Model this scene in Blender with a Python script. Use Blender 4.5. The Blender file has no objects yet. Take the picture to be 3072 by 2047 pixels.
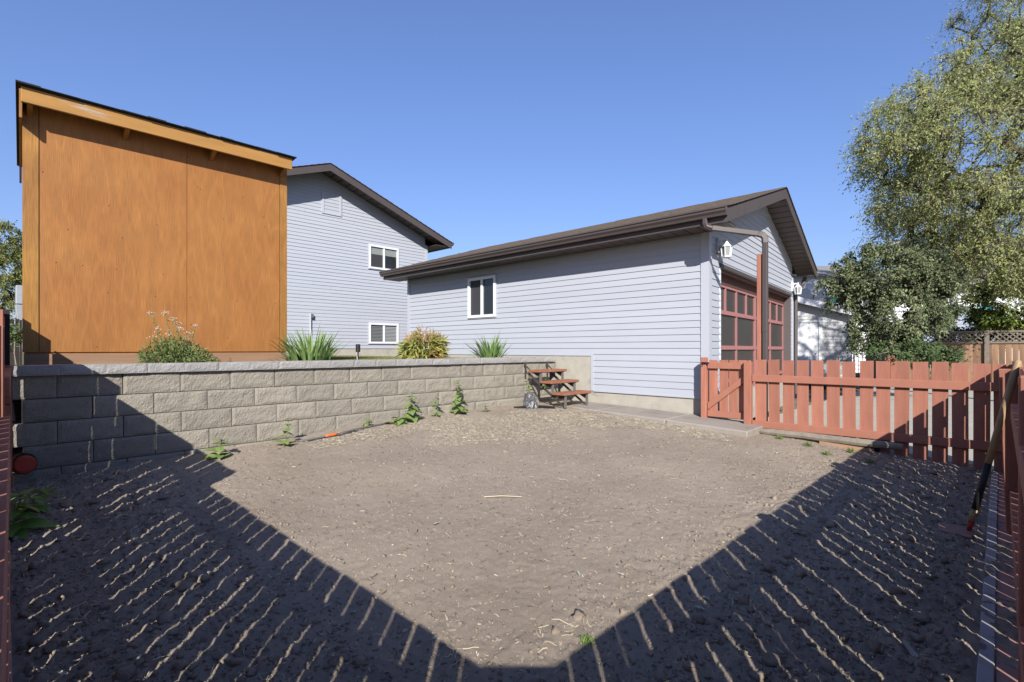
import bpy, math, random
import numpy as np
from mathutils import Vector, Matrix

S = bpy.context.scene
COL = S.collection
RAD = math.radians

# ------------------------------------------------------------------ camera, sky, sun, exposure
EYE = 1.25
FPX = 1529.0
YAW = 43.76
cd = bpy.data.cameras.new('camera'); cam = bpy.data.objects.new('camera', cd); COL.objects.link(cam)
cam.location = (0, 0, EYE)
cam.rotation_euler = (RAD(90), 0, RAD(YAW - 90))
cd.sensor_width = 36; cd.lens = 36 * FPX / 3072; cd.shift_y = 24.5 / 3072
cd.clip_start = 0.02; cd.clip_end = 3000
S.camera = cam

SUN_EL, SUN_TX, SUN_TY = 30.0, 0.722, 0.692      # the light travels towards +X +Y
W = bpy.data.worlds.new('World'); S.world = W; W.use_nodes = True
wn = W.node_tree; bg = wn.nodes['Background']
sky = wn.nodes.new('ShaderNodeTexSky'); sky.sky_type = 'NISHITA'; sky.sun_disc = False
sky.sun_elevation = RAD(SUN_EL); sky.sun_rotation = math.atan2(-SUN_TX, -SUN_TY)
sky.altitude = 600; sky.air_density = 1.5; sky.dust_density = 1.0; sky.ozone_density = 8.0
gm = wn.nodes.new('ShaderNodeGamma'); gm.inputs[1].default_value = 0.80          # softens the step from zenith to skyline
wn.links.new(sky.outputs[0], gm.inputs[0])
tn = wn.nodes.new('ShaderNodeMix'); tn.data_type = 'RGBA'; tn.blend_type = 'MULTIPLY'; tn.inputs[0].default_value = 1.0
tn.inputs[7].default_value = (1.02, 0.985, 1.28, 1); wn.links.new(gm.outputs[0], tn.inputs[6])
wn.links.new(tn.outputs[2], bg.inputs[0]); bg.inputs[1].default_value = 0.101
sd = bpy.data.lights.new('sun', 'SUN'); sun = bpy.data.objects.new('sun', sd); COL.objects.link(sun)
sd.energy = 5.0; sd.angle = RAD(0.5); sd.color = (1.0, 0.965, 0.92)
ce = math.cos(RAD(SUN_EL))
sun.rotation_euler = Vector((SUN_TX * ce, SUN_TY * ce, -math.sin(RAD(SUN_EL)))).to_track_quat('-Z', 'Y').to_euler()
sun.location = (-5, -5, 12)
S.view_settings.view_transform = 'Standard'; S.view_settings.look = 'None'
S.view_settings.gamma = 1; S.view_settings.use_curve_mapping = False
S.view_settings.exposure = 0.83
S.render.engine = 'CYCLES'

# ------------------------------------------------------------------ materials
def mat(name, base, rough=0.8, var=0.0, vscale=4.0, bump=0.0, bscale=60.0, stretch=(1, 1, 1), spec=0.3,
        dark=None, dscale=1.5, dlo=0.45, dhi=0.7, isl=0.0, objrand=0.0, metal=0.0, transl=0.0, coords='Object'):
    m = bpy.data.materials.new(name); m.use_nodes = True
    nt = m.node_tree; N = nt.nodes; L = nt.links
    b = N['Principled BSDF']; b.inputs['Roughness'].default_value = rough
    b.inputs['Specular IOR Level'].default_value = spec; b.inputs['Metallic'].default_value = metal
    tc = N.new('ShaderNodeTexCoord'); mp = N.new('ShaderNodeMapping'); mp.inputs['Scale'].default_value = stretch
    L.new(tc.outputs[coords], mp.inputs[0])
    base = tuple(c * 0.76 for c in base); dark = tuple(c * 0.76 for c in dark) if dark else None
    col = N.new('ShaderNodeRGB'); col.outputs[0].default_value = (*base, 1); cur = col.outputs[0]
    def mulfac(sock, val_sock):
        mx = N.new('ShaderNodeMix'); mx.data_type = 'RGBA'; mx.blend_type = 'MULTIPLY'; mx.inputs[0].default_value = 1
        L.new(sock, mx.inputs[6]); L.new(val_sock, mx.inputs[7]); return mx.outputs[2]
    if var > 0:
        n = N.new('ShaderNodeTexNoise'); n.inputs['Scale'].default_value = vscale; n.inputs['Detail'].default_value = 6
        n.inputs['Roughness'].default_value = 0.65
        L.new(mp.outputs[0], n.inputs['Vector'])
        r = N.new('ShaderNodeMapRange'); r.inputs[1].default_value = 0.25; r.inputs[2].default_value = 0.75
        r.inputs[3].default_value = 1 - var; r.inputs[4].default_value = 1 + var
        L.new(n.outputs[0], r.inputs[0]); cur = mulfac(cur, r.outputs[0])
    if dark is not None:
        n = N.new('ShaderNodeTexNoise'); n.inputs['Scale'].default_value = dscale; n.inputs['Detail'].default_value = 8
        n.inputs['Roughness'].default_value = 0.7
        L.new(mp.outputs[0], n.inputs['Vector'])
        r = N.new('ShaderNodeMapRange'); r.inputs[1].default_value = dlo; r.inputs[2].default_value = dhi; r.clamp = True
        L.new(n.outputs[0], r.inputs[0])
        mx = N.new('ShaderNodeMix'); mx.data_type = 'RGBA'
        L.new(r.outputs[0], mx.inputs[0]); L.new(cur, mx.inputs[6]); mx.inputs[7].default_value = (*dark, 1); cur = mx.outputs[2]
    if isl > 0 or objrand > 0:
        src = N.new('ShaderNodeNewGeometry').outputs['Random Per Island'] if isl > 0 else N.new('ShaderNodeObjectInfo').outputs['Random']
        a = isl if isl > 0 else objrand
        r = N.new('ShaderNodeMapRange'); r.inputs[3].default_value = 1 - a; r.inputs[4].default_value = 1 + a
        L.new(src, r.inputs[0]); cur = mulfac(cur, r.outputs[0])
    L.new(cur, b.inputs['Base Color'])
    if bump > 0:
        n = N.new('ShaderNodeTexNoise'); n.inputs['Scale'].default_value = bscale; n.inputs['Detail'].default_value = 8
        n.inputs['Roughness'].default_value = 0.7
        L.new(mp.outputs[0], n.inputs['Vector'])
        bp = N.new('ShaderNodeBump'); bp.inputs['Strength'].default_value = 1.0; bp.inputs['Distance'].default_value = bump
        L.new(n.outputs[0], bp.inputs['Height']); L.new(bp.outputs[0], b.inputs['Normal'])
    return m

def leafmat(name, cols, transl=0.25, rough=0.6, clump=1.6):
    """colour picked leaf by leaf from a list, part of the light passing through"""
    m = bpy.data.materials.new(name); m.use_nodes = True
    nt = m.node_tree; N = nt.nodes; L = nt.links
    b = N['Principled BSDF']; b.inputs['Roughness'].default_value = rough; b.inputs['Specular IOR Level'].default_value = 0.25
    g = N.new('ShaderNodeNewGeometry'); cr = N.new('ShaderNodeValToRGB')
    e = cr.color_ramp.elements
    while len(e) < len(cols): e.new(0.5)
    for i, c in enumerate(cols):
        e[i].position = i / max(1, len(cols) - 1); e[i].color = (*c, 1)
    tcl = N.new('ShaderNodeTexCoord'); nl = N.new('ShaderNodeTexNoise'); nl.inputs['Scale'].default_value = clump; nl.inputs['Detail'].default_value = 3; L.new(tcl.outputs['Object'], nl.inputs[0])
    mrl = N.new('ShaderNodeMapRange'); mrl.inputs[1].default_value = 0.3; mrl.inputs[2].default_value = 0.7; L.new(nl.outputs[0], mrl.inputs[0])
    mxl = N.new('ShaderNodeMix'); mxl.inputs[0].default_value = 0.45; L.new(g.outputs['Random Per Island'], mxl.inputs[2]); L.new(mrl.outputs[0], mxl.inputs[3])
    L.new(mxl.outputs[0], cr.inputs[0]); L.new(cr.outputs[0], b.inputs['Base Color'])
    t = N.new('ShaderNodeBsdfTranslucent'); L.new(cr.outputs[0], t.inputs[0])
    mx = N.new('ShaderNodeMixShader'); mx.inputs[0].default_value = transl
    L.new(b.outputs[0], mx.inputs[1]); L.new(t.outputs[0], mx.inputs[2]); L.new(mx.outputs[0], N['Material Output'].inputs[0])
    return m

def plywood(name, base, streak, ring=True):
    """stained plywood: upright grain, cathedral figure and patches where the stain is thicker"""
    m = bpy.data.materials.new(name); m.use_nodes = True
    nt = m.node_tree; N = nt.nodes; L = nt.links; b = N['Principled BSDF']
    b.inputs['Roughness'].default_value = 0.55; b.inputs['Specular IOR Level'].default_value = 0.3
    tc = N.new('ShaderNodeTexCoord')
    mp = N.new('ShaderNodeMapping'); mp.inputs['Scale'].default_value = (1, 1, 0.22); L.new(tc.outputs['Object'], mp.inputs[0])
    mp2 = N.new('ShaderNodeMapping'); mp2.inputs['Scale'].default_value = (1, 1, 0.035); L.new(tc.outputs['Object'], mp2.inputs[0])
    n1 = N.new('ShaderNodeTexNoise'); n1.inputs['Scale'].default_value = 3.6; n1.inputs['Detail'].default_value = 2; L.new(mp.outputs[0], n1.inputs[0])
    k = N.new('ShaderNodeMath'); k.operation = 'MULTIPLY'; k.inputs[1].default_value = 21.0; L.new(n1.outputs[0], k.inputs[0])
    sn = N.new('ShaderNodeMath'); sn.operation = 'SINE'; L.new(k.outputs[0], sn.inputs[0])
    n2 = N.new('ShaderNodeTexNoise'); n2.inputs['Scale'].default_value = 190; n2.inputs['Detail'].default_value = 4; L.new(mp2.outputs[0], n2.inputs[0])
    n3 = N.new('ShaderNodeTexNoise'); n3.inputs['Scale'].default_value = 2.2; n3.inputs['Detail'].default_value = 5; L.new(tc.outputs['Object'], n3.inputs[0])
    n4 = N.new('ShaderNodeTexNoise'); n4.inputs['Scale'].default_value = 14; n4.inputs['Detail'].default_value = 3; L.new(mp.outputs[0], n4.inputs[0])
    def mr(s, a, c, lo, hi):
        r = N.new('ShaderNodeMapRange'); r.inputs[1].default_value = a; r.inputs[2].default_value = c
        r.inputs[3].default_value = lo; r.inputs[4].default_value = hi; L.new(s, r.inputs[0]); return r.outputs[0]
    pw = N.new('ShaderNodeMath'); pw.operation = 'POWER'; pw.inputs[1].default_value = 6.0
    ab = N.new('ShaderNodeMath'); ab.operation = 'ABSOLUTE'; L.new(sn.outputs[0], ab.inputs[0]); L.new(ab.outputs[0], pw.inputs[0])
    f1 = mr(pw.outputs[0], 0, 1, 0.975, 1.08); f2 = mr(n2.outputs[0], 0.3, 0.7, 0.80, 1.18); f3 = mr(n4.outputs[0], 0.3, 0.75, 0.98, 1.05)
    def mul(a, c):
        x = N.new('ShaderNodeMath'); x.operation = 'MULTIPLY'; L.new(a, x.inputs[0]); L.new(c, x.inputs[1]); return x.outputs[0]
    f = mul(mul(f1, f2), f3)
    mx = N.new('ShaderNodeMix'); mx.data_type = 'RGBA'; L.new(mr(n3.outputs[0], 0.35, 0.65, 0, 1), mx.inputs[0])
    mx.inputs[6].default_value = (*base, 1); mx.inputs[7].default_value = (*streak, 1)
    m2 = N.new('ShaderNodeMix'); m2.data_type = 'RGBA'; m2.blend_type = 'MULTIPLY'; m2.inputs[0].default_value = 1
    L.new(mx.outputs[2], m2.inputs[6]); L.new(f, m2.inputs[7]); L.new(m2.outputs[2], b.inputs['Base Color'])
    bp = N.new('ShaderNodeBump'); bp.inputs['Distance'].default_value = 0.002; bp.inputs['Strength'].default_value = 0.7
    L.new(n2.outputs[0], bp.inputs['Height']); L.new(bp.outputs[0], b.inputs['Normal'])
    return m

def soilmat():
    m = bpy.data.materials.new('soil'); m.use_nodes = True
    nt = m.node_tree; N = nt.nodes; L = nt.links; b = N['Principled BSDF']
    b.inputs['Roughness'].default_value = 0.95; b.inputs['Specular IOR Level'].default_value = 0.1
    tc = N.new('ShaderNodeTexCoord')
    def noise(sc, det=6, rough=0.65):
        n = N.new('ShaderNodeTexNoise'); n.inputs['Scale'].default_value = sc; n.inputs['Detail'].default_value = det
        n.inputs['Roughness'].default_value = rough; L.new(tc.outputs['Object'], n.inputs[0]); return n.outputs[0]
    def mixc(f, a, c):
        x = N.new('ShaderNodeMix'); x.data_type = 'RGBA'; L.new(f, x.inputs[0])
        for s, v in ((6, a), (7, c)):
            if isinstance(v, tuple): x.inputs[s].default_value = (*v, 1)
            else: L.new(v, x.inputs[s])
        return x.outputs[2]
    def mr(s, a, c):
        r = N.new('ShaderNodeMapRange'); r.inputs[1].default_value = a; r.inputs[2].default_value = c; L.new(s, r.inputs[0]); return r.outputs[0]
    c1 = mixc(mr(noise(0.9), 0.35, 0.65), (0.236, 0.192, 0.146), (0.289, 0.239, 0.184))
    c2 = mixc(mr(noise(16, 8, 0.75), 0.56, 0.76), c1, (0.152, 0.121, 0.093))
    c3 = mixc(mr(noise(140, 3), 0.62, 0.74), c2, (0.335, 0.283, 0.226))
    L.new(c3, b.inputs['Base Color'])
    bp = N.new('ShaderNodeBump'); bp.inputs['Distance'].default_value = 0.008; bp.inputs['Strength'].default_value = 0.95
    L.new(noise(150, 8, 0.85), bp.inputs['Height']); L.new(bp.outputs[0], b.inputs['Normal'])
    return m

def glassmat(name, base, rough=0.04, spec=0.6):
    m = mat(name, base, rough, spec=spec); return m

M = {}
M['soil'] = soilmat()
M['siding'] = mat('siding', (0.435, 0.455, 0.495), 0.5, var=0.03, vscale=1.2, stretch=(1, 1, 6), bump=0.0006, bscale=40, objrand=0.018)
M['trim_pale'] = mat('trim_pale', (0.46, 0.475, 0.515), 0.45)
M['white'] = mat('white_vinyl', (0.78, 0.79, 0.80), 0.4)
M['brown'] = mat('brown_metal', (0.085, 0.068, 0.064), 0.45, var=0.08, vscale=3)
M['soffit'] = mat('soffit_metal', (0.115, 0.09, 0.08), 0.5)
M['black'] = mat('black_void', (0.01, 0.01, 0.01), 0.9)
M['shingle'] = mat('shingle', (0.125, 0.098, 0.08), 0.95, var=0.35, vscale=18, bump=0.006, bscale=90)
M['darkshingle'] = mat('dark_shingle', (0.025, 0.024, 0.026), 0.95, var=0.4, vscale=25, bump=0.006, bscale=90)
M['concrete'] = mat('concrete', (0.42, 0.39, 0.32), 0.9, var=0.14, vscale=5, bump=0.002, bscale=60, dark=(0.27, 0.25, 0.22), dscale=3, dlo=0.55, dhi=0.72)
M['walk'] = mat('walk_concrete', (0.33, 0.29, 0.245), 0.92, var=0.15, vscale=4, bump=0.003, bscale=70, dark=(0.22, 0.185, 0.15), dscale=2, dlo=0.48, dhi=0.7)
M['drive'] = mat('drive_concrete', (0.45, 0.41, 0.33), 0.92, var=0.12, vscale=3, bump=0.003, bscale=60)
M['block'] = mat('block_stone', (0.33, 0.298, 0.238), 0.95, var=0.2, vscale=7, bump=0.018, bscale=55, dark=(0.285, 0.232, 0.165), dscale=3.2, dlo=0.5, dhi=0.72, objrand=0.09)
M['cap'] = mat('cap_stone', (0.345, 0.33, 0.305), 0.95, var=0.14, vscale=9, bump=0.014, bscale=34, objrand=0.07)
M['red'] = mat('red_stain', (0.385, 0.155, 0.10), 0.8, var=0.24, vscale=14, stretch=(1, 1, 0.10), bump=0.002, bscale=120, objrand=0.10, dark=(0.34, 0.15, 0.10), dscale=5, dlo=0.56, dhi=0.75)
M['redh'] = mat('red_stain_rail', (0.385, 0.157, 0.101), 0.75, var=0.10, vscale=6, bump=0.001, bscale=90)
M['redflat'] = mat('red_board_worn', (0.38, 0.215, 0.175), 0.8, var=0.15, vscale=8, bump=0.001, bscale=90)
M['tread'] = mat('tread_wood', (0.29, 0.115, 0.065), 0.7, var=0.14, vscale=12, bump=0.001, bscale=100, dark=(0.33, 0.19, 0.1), dscale=6, dlo=0.55, dhi=0.75)
M['greymetal'] = mat('grey_metal', (0.19, 0.175, 0.16), 0.55, var=0.15, vscale=10, metal=0.3)
M['rustmetal'] = mat('dark_steel', (0.07, 0.06, 0.052), 0.7, var=0.25, vscale=15, metal=0.2)
M['ply'] = plywood('stained_plywood', (0.272, 0.118, 0.032), (0.252, 0.102, 0.027))
M['plytrim'] = plywood('stained_trim', (0.27, 0.132, 0.03), (0.215, 0.095, 0.024))
M['fascia'] = mat('shed_fascia', (0.40, 0.205, 0.055), 0.6, var=0.14, vscale=6, stretch=(0.3, 1, 2.5), bump=0.001, bscale=80, dark=(0.40, 0.33, 0.25), dscale=3.2, dlo=0.57, dhi=0.62)
M['sill'] = mat('shed_skid', (0.30, 0.18, 0.105), 0.8, var=0.15, vscale=10, stretch=(0.2, 1, 3), bump=0.001, bscale=90)
M['greywood'] = mat('weathered_wood', (0.25, 0.215, 0.165), 0.9, var=0.3, vscale=12, stretch=(1, 1, 0.2), bump=0.002, bscale=90)
M['handle'] = mat('ash_handle', (0.36, 0.24, 0.12), 0.55, var=0.2, vscale=20, stretch=(1, 1, 0.15), dark=(0.18, 0.11, 0.06), dscale=8, dlo=0.55, dhi=0.8)
M['blackrub'] = mat('black_rubber', (0.02, 0.02, 0.021), 0.5)
M['redpaint'] = mat('red_paint', (0.33, 0.03, 0.02), 0.5)
M['bladepink'] = mat('blade_paint', (0.27, 0.16, 0.13), 0.6, var=0.2, vscale=30)
M['cedar'] = mat('cedar_board', (0.27, 0.17, 0.10), 0.85, var=0.5, vscale=5, stretch=(3, 3, 0.35), dark=(0.19, 0.075, 0.04), dscale=2.5, dlo=0.46, dhi=0.60, objrand=0.32)
M['greylat'] = mat('grey_lattice', (0.21, 0.17, 0.135), 0.9, var=0.25, vscale=12)
M['darkwood'] = mat('dark_board', (0.035, 0.026, 0.022), 0.85, var=0.25, vscale=10, stretch=(1, 1, 0.2))
M['nsiding'] = mat('neighbour_siding', (0.50, 0.50, 0.49), 0.55, objrand=0.03)
M['nsidingw'] = mat('neighbour_white_siding', (0.66, 0.67, 0.68), 0.55, objrand=0.03)
M['nblue'] = mat('neighbour_blue_siding', (0.25, 0.29, 0.36), 0.55, objrand=0.04)
M['ndoor'] = mat('neighbour_door', (0.62, 0.63, 0.65), 0.5)
M['nfascia'] = mat('neighbour_fascia', (0.6, 0.61, 0.66), 0.5)
M['groof'] = mat('grey_shingle', (0.25, 0.24, 0.225), 0.95, var=0.2, vscale=20)
M['teal'] = mat('teal_paint', (0.02, 0.16, 0.17), 0.5)
M['turq'] = mat('turquoise_plastic', (0.03, 0.33, 0.45), 0.4)
M['bin'] = mat('bin_plastic', (0.012, 0.012, 0.014), 0.45)
M['doorframe'] = mat('door_frame_red', (0.37, 0.165, 0.155), 0.6, var=0.08, vscale=10)
M['doorhead'] = mat('door_header', (0.10, 0.045, 0.032), 0.6)
M['doorpane'] = mat('door_pane', (0.055, 0.051, 0.047), 0.35, var=0.12, vscale=3, stretch=(1, 1, 30), spec=0.4)
M['jamb'] = mat('door_jamb', (0.12, 0.1, 0.095), 0.6)
M['glass'] = glassmat('window_glass', (0.018, 0.02, 0.023), 0.03, 0.7)
M['screen'] = mat('window_screen', (0.045, 0.046, 0.05), 0.6)
M['blind'] = mat('window_blind', (0.30, 0.31, 0.31), 0.5)
M['blinddark'] = mat('window_blind_dim', (0.17, 0.175, 0.175), 0.5)
M['roller'] = mat('roller_shade', (0.24, 0.27, 0.25), 0.5)
M['lampglass'] = mat('lamp_glass', (0.30, 0.32, 0.31), 0.15, spec=0.5)
M['bark'] = mat('bark', (0.095, 0.078, 0.06), 0.95, var=0.35, vscale=14, stretch=(1, 1, 0.3), bump=0.01, bscale=30)
M['birchbark'] = mat('birch_bark', (0.52, 0.49, 0.45), 0.85, var=0.2, vscale=10, dark=(0.08, 0.07, 0.06), dscale=9, dlo=0.6, dhi=0.68)
M['twig'] = mat('twig', (0.24, 0.205, 0.175), 0.9)
M['elm'] = leafmat('elm_leaf', [(0.13, 0.175, 0.05), (0.22, 0.26, 0.08), (0.31, 0.335, 0.12), (0.39, 0.395, 0.19), (0.50, 0.47, 0.14)], 0.45)
M['lilac'] = leafmat('lilac_leaf', [(0.035, 0.052, 0.025), (0.075, 0.10, 0.042), (0.16, 0.18, 0.085), (0.27, 0.285, 0.145)], 0.3)
M['maple'] = leafmat('bright_leaf', [(0.07, 0.12, 0.025), (0.12, 0.18, 0.03), (0.19, 0.23, 0.05), (0.27, 0.27, 0.05)], 0.35)
M['ashleft'] = leafmat('left_leaf', [(0.06, 0.10, 0.03), (0.11, 0.15, 0.04), (0.2, 0.19, 0.045), (0.26, 0.21, 0.05)], 0.35)
M['darkleaf'] = leafmat('shrub_leaf', [(0.03, 0.055, 0.022), (0.06, 0.095, 0.03), (0.1, 0.13, 0.045)], 0.2)
M['iris'] = leafmat('iris_leaf', [(0.10, 0.17, 0.055), (0.16, 0.25, 0.075), (0.23, 0.31, 0.11)], 0.25)
M['lily'] = leafmat('lily_leaf', [(0.11, 0.18, 0.045), (0.22, 0.29, 0.065), (0.36, 0.36, 0.085), (0.35, 0.25, 0.07), (0.33, 0.13, 0.06)], 0.25)
M['lilytop'] = leafmat('lily_top', [(0.3, 0.12, 0.055), (0.38, 0.2, 0.08), (0.42, 0.26, 0.1), (0.24, 0.2, 0.06)], 0.2)
M['yarrow'] = leafmat('feathery_leaf', [(0.06, 0.11, 0.04), (0.11, 0.17, 0.055), (0.17, 0.22, 0.07), (0.25, 0.27, 0.07)], 0.25)
M['stalk'] = mat('green_stalk', (0.17, 0.19, 0.075), 0.7)
M['bloom'] = leafmat('dry_bloom', [(0.4, 0.33, 0.24), (0.45, 0.38, 0.3), (0.33, 0.22, 0.16)], 0.2)
M['weed'] = leafmat('weed_leaf', [(0.11, 0.17, 0.055), (0.17, 0.24, 0.07), (0.24, 0.29, 0.09)], 0.3)
M['frontleaf'] = leafmat('front_leaf', [(0.13, 0.23, 0.06), (0.18, 0.30, 0.07), (0.24, 0.35, 0.09)], 0.35, 0.45)
M['grass'] = leafmat('grass_blade', [(0.11, 0.13, 0.035), (0.15, 0.165, 0.045), (0.21, 0.2, 0.07), (0.27, 0.23, 0.1)], 0.25)
M['straw'] = leafmat('straw', [(0.32, 0.26, 0.17), (0.42, 0.35, 0.23), (0.5, 0.43, 0.3), (0.37, 0.27, 0.15)], 0.1, 0.8)
M['debris'] = leafmat('dark_debris', [(0.04, 0.03, 0.022), (0.09, 0.07, 0.05), (0.14, 0.10, 0.07)], 0.0, 0.9)
M['thatch'] = leafmat('thatch', [(0.30, 0.255, 0.19), (0.40, 0.345, 0.255), (0.48, 0.42, 0.31), (0.33, 0.30, 0.18)], 0.1, 0.85)
M['deadleaf'] = leafmat('dead_leaf', [(0.42, 0.41, 0.35), (0.33, 0.34, 0.27), (0.45, 0.38, 0.27)], 0.15, 0.8)
M['lawnsoil'] = mat('lawn', (0.12, 0.12, 0.045), 0.95, var=0.3, vscale=8)
M['bedsoil'] = mat('bed_soil', (0.13, 0.105, 0.085), 0.95, var=0.35, vscale=14, bump=0.01, bscale=40)
M['dryground'] = mat('dry_ground', (0.2, 0.18, 0.1), 0.95, var=0.3, vscale=1.5)
M['orange'] = mat('orange_plastic', (0.72, 0.14, 0.025), 0.5)
M['greyhose'] = mat('grey_hose', (0.13, 0.125, 0.12), 0.6)
M['redcap'] = mat('red_plastic', (0.50, 0.07, 0.04), 0.5, var=0.08, vscale=20)
M['bagplastic'] = mat('dark_plastic_film', (0.10, 0.10, 0.105), 0.22, var=0.5, vscale=18, bump=0.02, bscale=14, spec=0.7)
M['galv'] = mat('galvanised', (0.42, 0.44, 0.46), 0.45, var=0.1, vscale=10, metal=0.3)
M['dish'] = mat('dish_grey', (0.5, 0.5, 0.5), 0.5)
M['brick'] = mat('brick', (0.25, 0.13, 0.1), 0.9, var=0.2, vscale=20, bump=0.003, bscale=50)
M['stripgrey'] = mat('grey_strip', (0.34, 0.33, 0.33), 0.7, var=0.2, vscale=10)

# ------------------------------------------------------------------ mesh helpers
IDENT = lambda p: p
class MB:
    def __init__(s, f=None): s.v = []; s.f = []; s.fn = f or IDENT
    def add(s, vs, fs):
        o = len(s.v); s.v += [tuple(s.fn(p)) for p in vs]; s.f += [tuple(i + o for i in q) for q in fs]
    def box(s, x0, x1, y0, y1, z0, z1):
        s.add([(x0, y0, z0), (x1, y0, z0), (x1, y1, z0), (x0, y1, z0), (x0, y0, z1), (x1, y0, z1), (x1, y1, z1), (x0, y1, z1)],
              [(3, 2, 1, 0), (4, 5, 6, 7), (0, 1, 5, 4), (1, 2, 6, 5), (2, 3, 7, 6), (3, 0, 4, 7)]); return s
    def prism(s, poly, vec):
        n = len(poly); v = Vector(vec)
        a = [tuple(p) for p in poly]; b = [tuple(Vector(p) + v) for p in poly]
        s.add(a + b, [tuple(range(n))[::-1], tuple(range(n, 2 * n))] + [(i, (i + 1) % n, n + (i + 1) % n, n + i) for i in range(n)]); return s
    def hexa(s, a, b):
        """two matching quads joined"""
        s.add(list(a) + list(b), [(3, 2, 1, 0), (4, 5, 6, 7), (0, 1, 5, 4), (1, 2, 6, 5), (2, 3, 7, 6), (3, 0, 4, 7)]); return s
    def tube(s, path, r, n=8, caps=True, ry=None, up=(0, 0, 1), rot=0.0):
        P = [Vector(p) for p in path]; rings = []
        rs = r if isinstance(r, (list, tuple)) else [r] * len(P)
        prev = None; vs = []
        for i, p in enumerate(P):
            d = (P[min(i + 1, len(P) - 1)] - P[max(i - 1, 0)]).normalized()
            if prev is None:
                u = d.cross(Vector(up))
                if u.length < 1e-4: u = d.cross(Vector((1, 0, 0)))
            else: u = prev - d * prev.dot(d)
            u.normalize(); prev = u; w = d.cross(u)
            k = (ry / (r if not isinstance(r, (list, tuple)) else r[0])) if ry else 1
            for j in range(n):
                a = 2 * math.pi * j / n + rot
                vs.append(p + u * (math.cos(a) * rs[i]) + w * (math.sin(a) * rs[i] * k))
        fs = []
        for i in range(len(P) - 1):
            for j in range(n):
                a = i * n + j; b = i * n + (j + 1) % n
                fs.append((a, b, b + n, a + n))
        if caps:
            fs.append(tuple(range(n))[::-1]); fs.append(tuple(range((len(P) - 1) * n, len(P) * n)))
        s.add([tuple(v) for v in vs], fs); return s
    def beam(s, p, q, w, h, up=(0, 0, 1)):
        """rectangular bar from p to q, w wide and h high"""
        p = Vector(p); q = Vector(q); d = (q - p).normalized(); u = d.cross(Vector(up))
        if u.length < 1e-4: u = d.cross(Vector((1, 0, 0)))
        u.normalize(); t = u.cross(d)
        c = [u * (w / 2) + t * (h / 2), -u * (w / 2) + t * (h / 2), -u * (w / 2) - t * (h / 2), u * (w / 2) - t * (h / 2)]
        s.hexa([p + k for k in c], [q + k for k in c]); return s
    def disc(s, c, r, h, n=16, axis='z', rb=None):
        rb = r if rb is None else rb
        vs = []
        for k, (rr, hh) in enumerate(((rb, 0), (r, h))):
            for j in range(n):
                a = 2 * math.pi * j / n; u, v = rr * math.cos(a), rr * math.sin(a)
                vs.append({'z': (c[0] + u, c[1] + v, c[2] + hh), 'y': (c[0] + u, c[1] + hh, c[2] + v), 'x': (c[0] + hh, c[1] + u, c[2] + v)}[axis])
        s.add(vs, [tuple(range(n))[::-1], tuple(range(n, 2 * n))] + [(j, (j + 1) % n, n + (j + 1) % n, n + j) for j in range(n)]); return s
    def build(s, name, m, parent=None, smooth=False, bevel=0.0, recenter=False):
        org = Vector((0, 0, 0))
        if parent is not None: org = worldloc(parent)
        loc = Vector((0, 0, 0))
        if parent is None or recenter:
            a = np.array(s.v); c = (a.min(0) + a.max(0)) / 2; loc = Vector((c[0], c[1], a[:, 2].min())); 
        base = loc if (parent is None or recenter) else org
        me = bpy.data.meshes.new(name)
        me.from_pydata([tuple(Vector(p) - base) for p in s.v], [], s.f); me.update()
        fixnormals(me)
        me.materials.append(M[m])
        if smooth: me.polygons.foreach_set('use_smooth', [True] * len(me.polygons))
        o = bpy.data.objects.new(name, me); COL.objects.link(o)
        if parent is not None:
            o.parent = parent; o.location = (loc - org) if recenter else (0, 0, 0)
        else: o.location = loc
        if bevel > 0:
            b = o.modifiers.new('bevel', 'BEVEL'); b.width = bevel; b.segments = 1; b.limit_method = 'ANGLE'; b.angle_limit = RAD(50)
        return o

import bmesh
def fixnormals(me):
    if len(me.polygons) > 3000: return
    bm = bmesh.new(); bm.from_mesh(me); bmesh.ops.recalc_face_normals(bm, faces=bm.faces); bm.to_mesh(me); bm.free()

WL = {}
def worldloc(o):
    l = Vector(o.location); p = o.parent
    while p is not None: l = l + Vector(p.location); p = p.parent
    return l

def tag(o, label=None, cat=None, group=None, kind=None):
    if label: o['label'] = label
    if cat: o['category'] = cat
    if group: o['group'] = group
    if kind: o['kind'] = kind
    return o
def thing(name, loc, label, cat, group=None):
    o = bpy.data.objects.new(name, None); COL.objects.link(o); o.location = loc; o.empty_display_size = 0.2
    return tag(o, label, cat, group)
def place(me, name, parent, wloc, rot=(0, 0, 0), scale=(1, 1, 1)):
    """another piece sharing mesh data, at a world place, under its parent"""
    o = bpy.data.objects.new(name, me); COL.objects.link(o)
    o.rotation_euler = rot; o.scale = scale
    if parent is not None: o.parent = parent; o.location = Vector(wloc) - worldloc(parent)
    else: o.location = wloc
    return o
def meshfrom(name, vs, fs, m, smooth=False):
    me = bpy.data.meshes.new(name); me.from_pydata(vs, [], fs); me.update(); fixnormals(me); me.materials.append(M[m])
    if smooth: me.polygons.foreach_set('use_smooth', [True] * len(me.polygons))
    return me
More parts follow.
